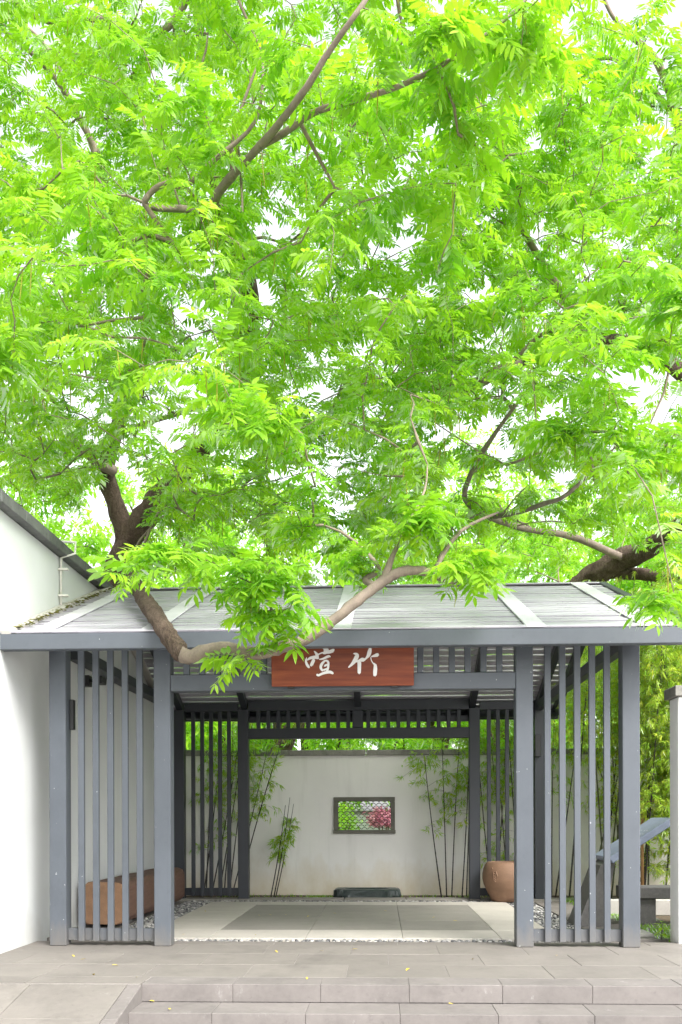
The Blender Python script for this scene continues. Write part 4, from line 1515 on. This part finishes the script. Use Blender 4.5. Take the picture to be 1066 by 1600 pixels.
S2 = [(900, 660, -.9, .5, .5, .3, 8), (1010, 700, -1.2, .45, .5, .35, 8), (1030, 945, -1.5, .2, .2, .10, 4), (1045, 440, -1.2, .4, .5, .3, 6), (1000, 45, 1.0, .6, .6, .35, 6), (1060, 130, 1.0, .3, .4, .3, 4), (960, 150, 1.0, .4, .4, .25, 4)]
T2 = crown_targets(E2, V2, 16.0, 0.259, 5, S2)
sk2.grow(T2)
sk2.radii()
P, D, S, T = leaves_on(sk2)
build_tree('wingnut_tree', sk2, (b2.x, b2.y, -0.02), 'tree with a thick dark limb leaning out above the open roof end', 'tree', None, P, D, S, T, 260)


# ---- trees farther off behind the garden wall
def far_tree(x, y, h, rad, label, n_tips, pale=0.0):
    n_tips = int(n_tips * 1.3)
    sk = Skeleton()
    lean = rng.normal(0, .4, 2)
    trunk = [(x, y, -0.02, .22), (x + lean[0] * .2, y + lean[1] * .2, h * .18, .17), (x + lean[0] * .6, y + lean[1] * .6, h * .45, .13), (x + lean[0], y + lean[1], h * .85, .05)]
    sk.limb(trunk, 4)
    for k in range(5):
        a = k * 2.5 + rng.uniform(-.4, .4)
        z0 = h * rng.uniform(.2, .5)
        sk.limb([(x + lean[0] * .4, y + lean[1] * .4, z0, .09), (x + math.cos(a) * rad * .4, y + math.sin(a) * rad * .4, z0 + h * .14, .07), (x + math.cos(a) * rad * .8, y + math.sin(a) * rad * .8, z0 + h * .3, .03)], 4)
    q = rng.normal(0, 1, (n_tips * 4, 3))
    q /= np.linalg.norm(q, axis=1, keepdims=True)
    q *= rng.uniform(0, 1, (len(q), 1)) ** .4
    q = np.array([x + lean[0] * .6, y + lean[1] * .6, h * .58]) + q * np.array([rad, rad, h * .44])
    q = q[hash_noise(q, .75, int(x * 10 + 400)) > .36][:n_tips]
    sk.grow(q, 0.5)
    sk.radii(0.005, .06)
    P, D, S, T = leaves_on(sk, (14, 20), (.8, 1.35), 1.3)
    P = P + rng.normal(0, .13, P.shape)
    root = thing('tree', (x, y, -0.02), label, 'tree')
    v, f = sk.mesh_data(True)
    wmesh('trunk', v, f, BARK, root, True)
    v, f = sk.mesh_data(False)
    wmesh('branches', v, f, TWIG, root, True)['kind'] = 'stuff'
    rl = wloc(root)
    V, TT, tt = scatter(LV_FAR, P - np.array(rl), D, S, rng.normal(0, .5, len(P)), np.clip(T + pale, 0, 1))
    add('crown', tri_mesh('crown', V, TT, tt, LEAF_FAR), LEAF_FAR, root, rl)['kind'] = 'stuff'
    return root


far_tree(0.6, 17.0, 5.6, 2.0, 'low pale green tree behind the garden wall above the lattice window', 90, .25)
far_tree(-2.9, 10.8, 5.0, 1.8, 'low tree behind the curved corner of the garden wall', 90, .15)
far_tree(3.2, 10.4, 5.0, 1.7, 'low tree behind the garden wall above the slender bamboo', 90, .2)
far_tree(-1.4, 17.5, 6.5, 2.6, 'low broad tree far behind the garden wall', 120, .25)
far_tree(-6.5, 9.5, 8.2, 2.6, 'leafy tree seen beyond the coping of the tall white wall', 150)
far_tree(-1.6, 11.5, 8.8, 2.8, 'tree rising behind the roof between trunk and sign', 170, .1)
far_tree(1.6, 13.0, 9.6, 3.0, 'tall tree behind the roof above the lattice window', 190, .1)
far_tree(5.6, 11.0, 8.6, 2.6, 'tree behind the bamboo beyond the leaning limb', 160)
far_tree(9.0, 15.0, 9.0, 3.2, 'tall far tree behind the leaning tree and the bamboo', 200, .15)
far_tree(-9.5, 15.0, 9.0, 3.2, 'tall far tree high above the white wall coping', 200, .1)
far_tree(-4.5, 18.0, 12.0, 3.6, 'far pale tree behind the old trunk fork', 220, .2)
far_tree(3.6, 19.0, 12.0, 3.6, 'far pale tree showing in gaps between the two near trees', 220, .2)


# ------------------------------------------------------------------ bamboo
def blade_variants():
    out = []
    for _ in range(8):
        VV, TT, tt, c = [], [], [], 0
        for k in range(int(rng.integers(3, 6))):
            L = rng.uniform(.09, .15)
            W = L * .115
            V = np.array([(0, 0, 0), (.35 * L, W * .5, -.02 * L), (L, 0, -.22 * L), (.35 * L, -W * .5, -.02 * L)])
            R = np.array(Matrix.Rotation(rng.uniform(-1.0, 1.0), 3, 'Z') @ Matrix.Rotation(rng.uniform(.1, 1.2), 3, 'Y') @ Matrix.Rotation(rng.uniform(-.8, .8), 3, 'X'))
            VV.append(V @ R.T)
            TT.append(np.array([(0, 3, 2), (0, 2, 1)]) + c)
            tt += [rng.uniform(-.15, .15)] * 4
            c += 4
        out.append((np.vstack(VV), np.vstack(TT), np.array(tt)))
    return out


BLV = blade_variants()


def bamboo(base, top, r, zones, label, group=None, dark=True, spread=0.28, bend=0.0, warm=0.0):
    """One culm with swollen nodes and side sprays; zones = (from, to, sprays) as shares of its length."""
    base, top = np.array(base, float), np.array(top, float)
    L = np.linalg.norm(top - base)
    n = max(6, int(L / 0.13))
    side = rng.normal(0, 1, 3)
    curve = lambda u: base + (top - base) * u + np.array([(top - base)[0], (top - base)[1], 0]) * bend * (u * u - u) + side * np.array([.03, .03, 0]) * math.sin(u * 2.6)
    pts, rr = [], []
    for i in range(n + 1):
        u = i / n
        R = r * (1 - .65 * u)
        if 0 < i < n:
            for du, k in ((-.06 / n, 1.0), (0, 1.28), (.06 / n, 1.0)):
                pts.append(curve(u + du)); rr.append(R * k)
        else:
            pts.append(curve(u)); rr.append(R)
    root = thing('bamboo', base, label, 'bamboo', group)
    v, f = tube_geo(pts, rr, 6)
    wmesh('culm', v, f, CULM_D if dark else CULM_G, root, True)
    P, D, S, T = [], [], [], []
    VV, FF = [], []
    for a, b, m in zones:
        for _ in range(m):
            u = rng.uniform(a, b)
            o = curve(u)
            az = rng.uniform(0, 6.28)
            ln = spread * rng.uniform(.5, 1.3)
            el = rng.uniform(.1, .9)
            d = np.array([math.cos(az) * math.cos(el), math.sin(az) * math.cos(el), math.sin(el)])
            q = [o + d * ln * t + np.array([0, 0, -ln * .55 * t * t]) for t in (0, .5, 1)]
            vv, ff = tube_geo(q, [.002, .0016, .001], 3, cap=False)
            k = len(VV)
            VV += vv
            FF += [tuple(x + k for x in g) for g in ff]
            for t in (.4, .6, .8, .95, 1):
                P.append(o + d * ln * t + np.array([0, 0, -ln * .55 * t * t]) + rng.normal(0, .02, 3))
                a2 = az + rng.uniform(-.9, .9)
                e2 = rng.uniform(-.9, .1)
                D.append((math.cos(a2) * math.cos(e2), math.sin(a2) * math.cos(e2), math.sin(e2)))
                S.append(rng.uniform(.55, 1.0))
                T.append(np.clip(rng.uniform(.05, .5) + warm + (0.45 if rng.uniform() < .08 else 0), 0, 1))
    if P:
        rl = np.array(wloc(root))
        wmesh('twigs', VV, FF, CULM_D if dark else CULM_G, root)['kind'] = 'stuff'
        P = np.array(P)
        P[:, 1] = np.where((P[:, 1] > 6.15) & (P[:, 2] < 2.3) & (base[1] < 6.2), 6.14, P[:, 1])
        V, TT, tt = scatter(BLV, P - rl, np.array(D), np.array(S), rng.normal(0, .8, len(P)), np.array(T))
        add('foliage', tri_mesh('foliage', V, TT, tt, LEAF_BAM), LEAF_BAM, root, rl)['kind'] = 'stuff'
    return root


def bpx(bx, tx, ty, Y, r, zones, label, group=None, **kw):
    b = at(bx, 1400, Y)
    t = at(tx, ty, Y + kw.pop('dy', 0.1))
    bamboo((b.x, Y, -0.03), t, r, zones, label, group, **kw)


# leaning clump by the rear frame
GL = 'black bamboo leaning beside the rear frame'
bpx(370, 452, 1130, 5.75, .011, [(.45, 1, 26)], 'black bamboo leaning furthest over the cream wall above the short stakes', GL, spread=.22)
bpx(362, 418, 1165, 5.85, .010, [(.5, 1, 24)], 'black bamboo leaning just behind the furthest leaning culm', GL, spread=.22)
for bx, tx, ty in ((318, 345, 1150), (330, 372, 1165), (342, 384, 1130), (350, 362, 1120), (358, 400, 1110), (322, 330, 1130)):
    bpx(bx, tx, ty, 5.6 + random.uniform(0, .35), .011, [(.25, .5, 3), (.55, 1, 24)], 'black bamboo culm behind the rear slats near the curved wall corner', GL, spread=.26)
# cut stakes with two leaf tufts
GS = 'short black bamboo stakes before the cream wall'
bpx(423, 445, 1258, 5.7, .010, [(.56, .66, 9), (.4, .52, 12)], 'short black bamboo stake with a drooping leaf tuft at its middle', GS, spread=.13)
bpx(428, 452, 1246, 5.75, .010, [], 'bare short black bamboo stake standing tallest of the three before the cream wall', GS)
bpx(431, 458, 1256, 5.8, .009, [(.62, .86, 16)], 'short black bamboo stake with leaf tuft near its top', GS, spread=.11)
# grove in front of the cream wall, other side
GR = 'slender bamboo before the cream wall and the pot'
bpx(690, 664, 1180, 5.75, .012, [(.5, .54, 3), (.68, .72, 3), (.75, .8, 4), (.9, 1, 18)], 'slender bamboo nearest to the lattice window, bowing towards it', GR, spread=.34)
bpx(698, 690, 1140, 5.8, .010, [(.45, .5, 2), (.55, 1, 20)], 'slender bamboo second from the lattice window', GR, spread=.3)
bpx(706, 722, 1120, 5.85, .010, [(.45, 1, 22)], 'slender bamboo third from the lattice window', GR, spread=.3)
bpx(722, 733, 1110, 5.8, .010, [(.4, 1, 26)], 'slender bamboo close beside the rear post, leaning on it', GR, spread=.28)
bpx(729, 742, 1120, 5.9, .010, [(.4, 1, 26)], 'slender bamboo tight behind the rear post', GR, spread=.28)
for k, (bx, tx, ty) in enumerate(((768, 742, 1090), (784, 756, 1100), (795, 770, 1080), (800, 812, 1090), (812, 790, 1085), (822, 840, 1070), (776, 790, 1100))):
    bpx(bx, tx, ty, 5.7 + random.uniform(0, .4), .011, [(.2, .5, 4), (.5, 1, 30)], 'bamboo culm behind the rear slats and the clay pot', GR, spread=.3, dark=k % 2 == 0)
# a few behind the clearer stretch of wall seen through the front slats
bpx(862, 866, 1130, 5.8, .011, [(.55, 1, 22)], 'dark bamboo culm before the cream wall, nearest to the rear corner post', GR, spread=.25)
bpx(868, 905, 1120, 5.7, .012, [(.5, .6, 5), (.7, 1, 20)], 'dark slanting bamboo culm crossing the cream wall behind the front slats', GR, spread=.25)
# thicket at the open end
GT = 'dense bamboo thicket beside the gate'
for k in range(42):
    x = 3.05 + rng.uniform(0, 2.6) if k < 32 else rng.uniform(3.9, 5.2)
    y = rng.uniform(3.6, 5.9)
    if x < 3.4: y = rng.uniform(5.2, 6.0)
    h = rng.uniform(3.2, 4.6)
    lx, ly = rng.normal(0, .42), rng.normal(-.1, .2)
    pxl = 596 + (x - .338) * FOC / (y + 8.8)
    zn = [(.5, .7, 22), (.7, 1, 95)] if pxl < 985 else [(.12, .32, 12), (.32, .6, 70), (.6, 1, 110)]
    bamboo((x, y, -0.03), (max(x + lx, 3.1), y + ly, h), .013, zn, 'green bamboo in the dense thicket between gate and white wall end', GT, dark=k % 3 == 0, spread=.36, warm=.2)
for k in range(14):
    x = 2.9 + rng.uniform(0, 5.0)
    y = rng.uniform(6.7, 8.0)
    h = rng.uniform(3.6, 5.2)
    bamboo((x, y, -0.03), (x + rng.normal(0, .3), y + rng.normal(-.1, .2), h), .014, [(.35, 1, 110)], 'green bamboo growing tall behind the garden wall top', GT, dark=False, spread=.4, warm=.25)


fw_ = thing('far_garden_wall', (0, 15.6, -0.02), 'low white garden wall far behind the lattice window', 'wall')
box('wall', -7.0, 9.0, 15.6, 15.85, -0.02, 1.30, PLAST_L, fw_, 0.01)
x = -7.05
while x < 9.0:
    box('coping_slab', x, x + 1.195, 15.56, 15.89, 1.302, 1.38, COPING_G, fw_, 0.008)
    x += 1.2

# ------------------------------------------------------------------ low plants and litter
def shrub(name, c, rx, ry, rz, n, mat, label, cat, pale=0.0, lv=LV_FAR, sz=.6):
    root = thing(name, (c[0], c[1], -0.02), label, cat)
    VV, FF = [], []
    for k in range(7):
        a = k * .9
        v, f = tube_geo([(c[0], c[1], -0.02), (c[0] + rx * .4 * math.cos(a), c[1] + ry * .4 * math.sin(a), c[2]), (c[0] + rx * .7 * math.cos(a), c[1] + ry * .7 * math.sin(a), c[2] + rz * .4)], [.02, .014, .006], 5)
        q = len(VV)
        VV += v
        FF += [tuple(x + q for x in g) for g in f]
    wmesh('stems', VV, FF, TWIG, root)['kind'] = 'stuff'
    q = rng.normal(0, 1, (n, 3))
    q /= np.linalg.norm(q, axis=1, keepdims=True)
    q *= rng.uniform(.5, 1, (n, 1))
    P = np.array(c) + q * [rx, ry, rz]
    D = q + rng.normal(0, .5, q.shape)
    V, TT, tt = scatter(lv, P - np.array(wloc(root)), D, rng.uniform(.7, 1.2, n) * sz, rng.normal(0, .8, n), np.clip(rng.uniform(.1, .8, n) + pale, 0, 1))
    add('foliage', tri_mesh('foliage', V, TT, tt, mat), mat, root, wloc(root))['kind'] = 'stuff'
    return root


shrub('shrub', (-0.42, 9.2, 0.98), .36, .36, .5, 130, LEAF_FAR, 'bright green shrub seen through one half of the lattice window', 'shrub', .2)
shrub('flowering_shrub', (0.38, 9.0, 1.21), .27, .26, .15, 130, FLOWER, 'pink flowering shrub seen through the lattice window', 'shrub')

tuft_v = []
VV, TT, tt, c = [], [], [], 0
for (x0, x1, y0, y1, n, hh) in ((3.02, 3.5, .55, 1.75, 1500, .05), (3.0, 3.5, 2.2, 3.0, 900, .05), (-0.8, -0.4, 5.5, 5.9, 260, .035), (-2.2, 2.5, 5.45, 6.15, 500, .03), (2.9, 3.4, 3.2, 5.2, 900, .06)):
    for _ in range(n):
        p = np.array([rng.uniform(x0, x1), rng.uniform(y0, y1), -0.03])
        a = rng.uniform(0, 6.28)
        h = hh * rng.uniform(.5, 1.4)
        w = .008
        t = np.array([math.cos(a), math.sin(a), 0])
        s = np.array([-math.sin(a), math.cos(a), 0])
        VV.append(np.array([p - s * w, p + s * w, p + t * h * .8 + [0, 0, h]]))
        TT.append(np.array([[0, 1, 2]]) + c)
        tt += [rng.uniform(0, .5)] * 3
        c += 3
tag(add('ground_cover', tri_mesh('ground_cover', np.vstack(VV), np.vstack(TT), tt, LEAF), LEAF), kind='stuff')

# bright young plant at the foot of the wall end
ypc = at(1041, 1466, 0.55)
yp = thing('young_plant', (3.02, 0.52, 0.0), 'small bright green seedling at the foot of the white wall end', 'plant')
VV, TT, tt, c = [], [], [], 0
for k in range(12):
    L = rng.uniform(.06, .11)
    v, t = leaflet(L, L * .5, .3, .15)
    R = np.array(Matrix.Rotation(k * 2.4, 3, 'Z') @ Matrix.Rotation(rng.uniform(-.5, .4), 3, 'Y'))
    VV.append(v @ R.T + [0, 0, .03 + .012 * k])
    TT.append(np.array(t) + c)
    tt += [rng.uniform(.6, 1)] * len(v)
    c += len(v)
add('leaves', tri_mesh('leaves', np.vstack(VV), np.vstack(TT), tt, LEAF), LEAF, yp, (3.02, 0.52, 0))['kind'] = 'stuff'
v, f = tube_geo([(3.02, .52, 0), (3.025, .52, .17)], [.005, .003], 5)
wmesh('stem', v, f, CULM_G, yp)

# moss in the angle between roof and wall
VV, TT, c = [], [], 0
for _ in range(260):
    s = rng.uniform(.1, slen)
    y = EY + s * math.cos(ang)
    p = np.array([X0 + .05 + abs(rng.normal(0, .06)), y, roof_z(y) + .03])
    r = rng.uniform(.008, .028)
    v = np.array([(0, 0, .5), (1, 0, 0), (.3, .95, 0), (-.8, .6, 0), (-.8, -.6, 0), (.3, -.95, 0)]) * r
    VV.append(v + p)
    TT.append(np.array([(0, 1, 2), (0, 2, 3), (0, 3, 4), (0, 4, 5), (0, 5, 1)]) + c)
    c += 6
tag(add('moss', tri_mesh('moss', np.vstack(VV), np.vstack(TT), None, MOSSM), MOSSM), kind='stuff')

# yellow fallen leaves
lf_v, lf_t = leaflet(.075, .03, .12, .12)
lf_me = tri_mesh('fallen_leaf', lf_v, lf_t, None, YELLOWLEAF)


def on_ground(px, py, zz):
    d = FWD + RT * ((px - 533) / FOC) + UPV * ((1280 - py) / FOC)
    return CAM + d * ((zz - CAM.z) / d.z)


for px, py, zz in ((113, 1494, 0), (135, 1500, 0), (145, 1524, 0), (175, 1510, 0), (215, 1529, 0), (480, 1529, 0), (560, 1485, 0), (500, 1487, 0), (430, 1487, 0), (640, 1515, 0), (870, 1495, 0), (740, 1500, 0), (403, 1431, 0), (420, 1430, 0), (445, 1431, 0), (483, 1432, 0),
                   (680, 1434, 0), (708, 1440, 0), (320, 1424, 0), (290, 1461, 0), (400, 1462, 0), (520, 1428, 0), (600, 1424, 0),
                   (233, 1566, -.128), (245, 1565, -.128), (265, 1580, -.128), (470, 1564, -.128), (482, 1563, -.128), (700, 1570, -.128), (900, 1568, -.128)):
    p = on_ground(px, py, zz)
    o = add('fallen_leaf', lf_me, YELLOWLEAF, None, (p.x, p.y, zz + .012), (random.uniform(-.2, .2), random.uniform(-.1, .25), random.uniform(0, 6.28)))
    k = random.uniform(.45, .85)
    o.scale = (k, k, k)
    where = 'step below the landing' if zz < 0 else ('grey landing paving before the gate' if p.y < .3 else 'floor tiles inside the gate pavilion')
    tag(o, 'small yellow fallen leaf lying on the ' + where, 'leaf', 'yellow leaves fallen on the paving')
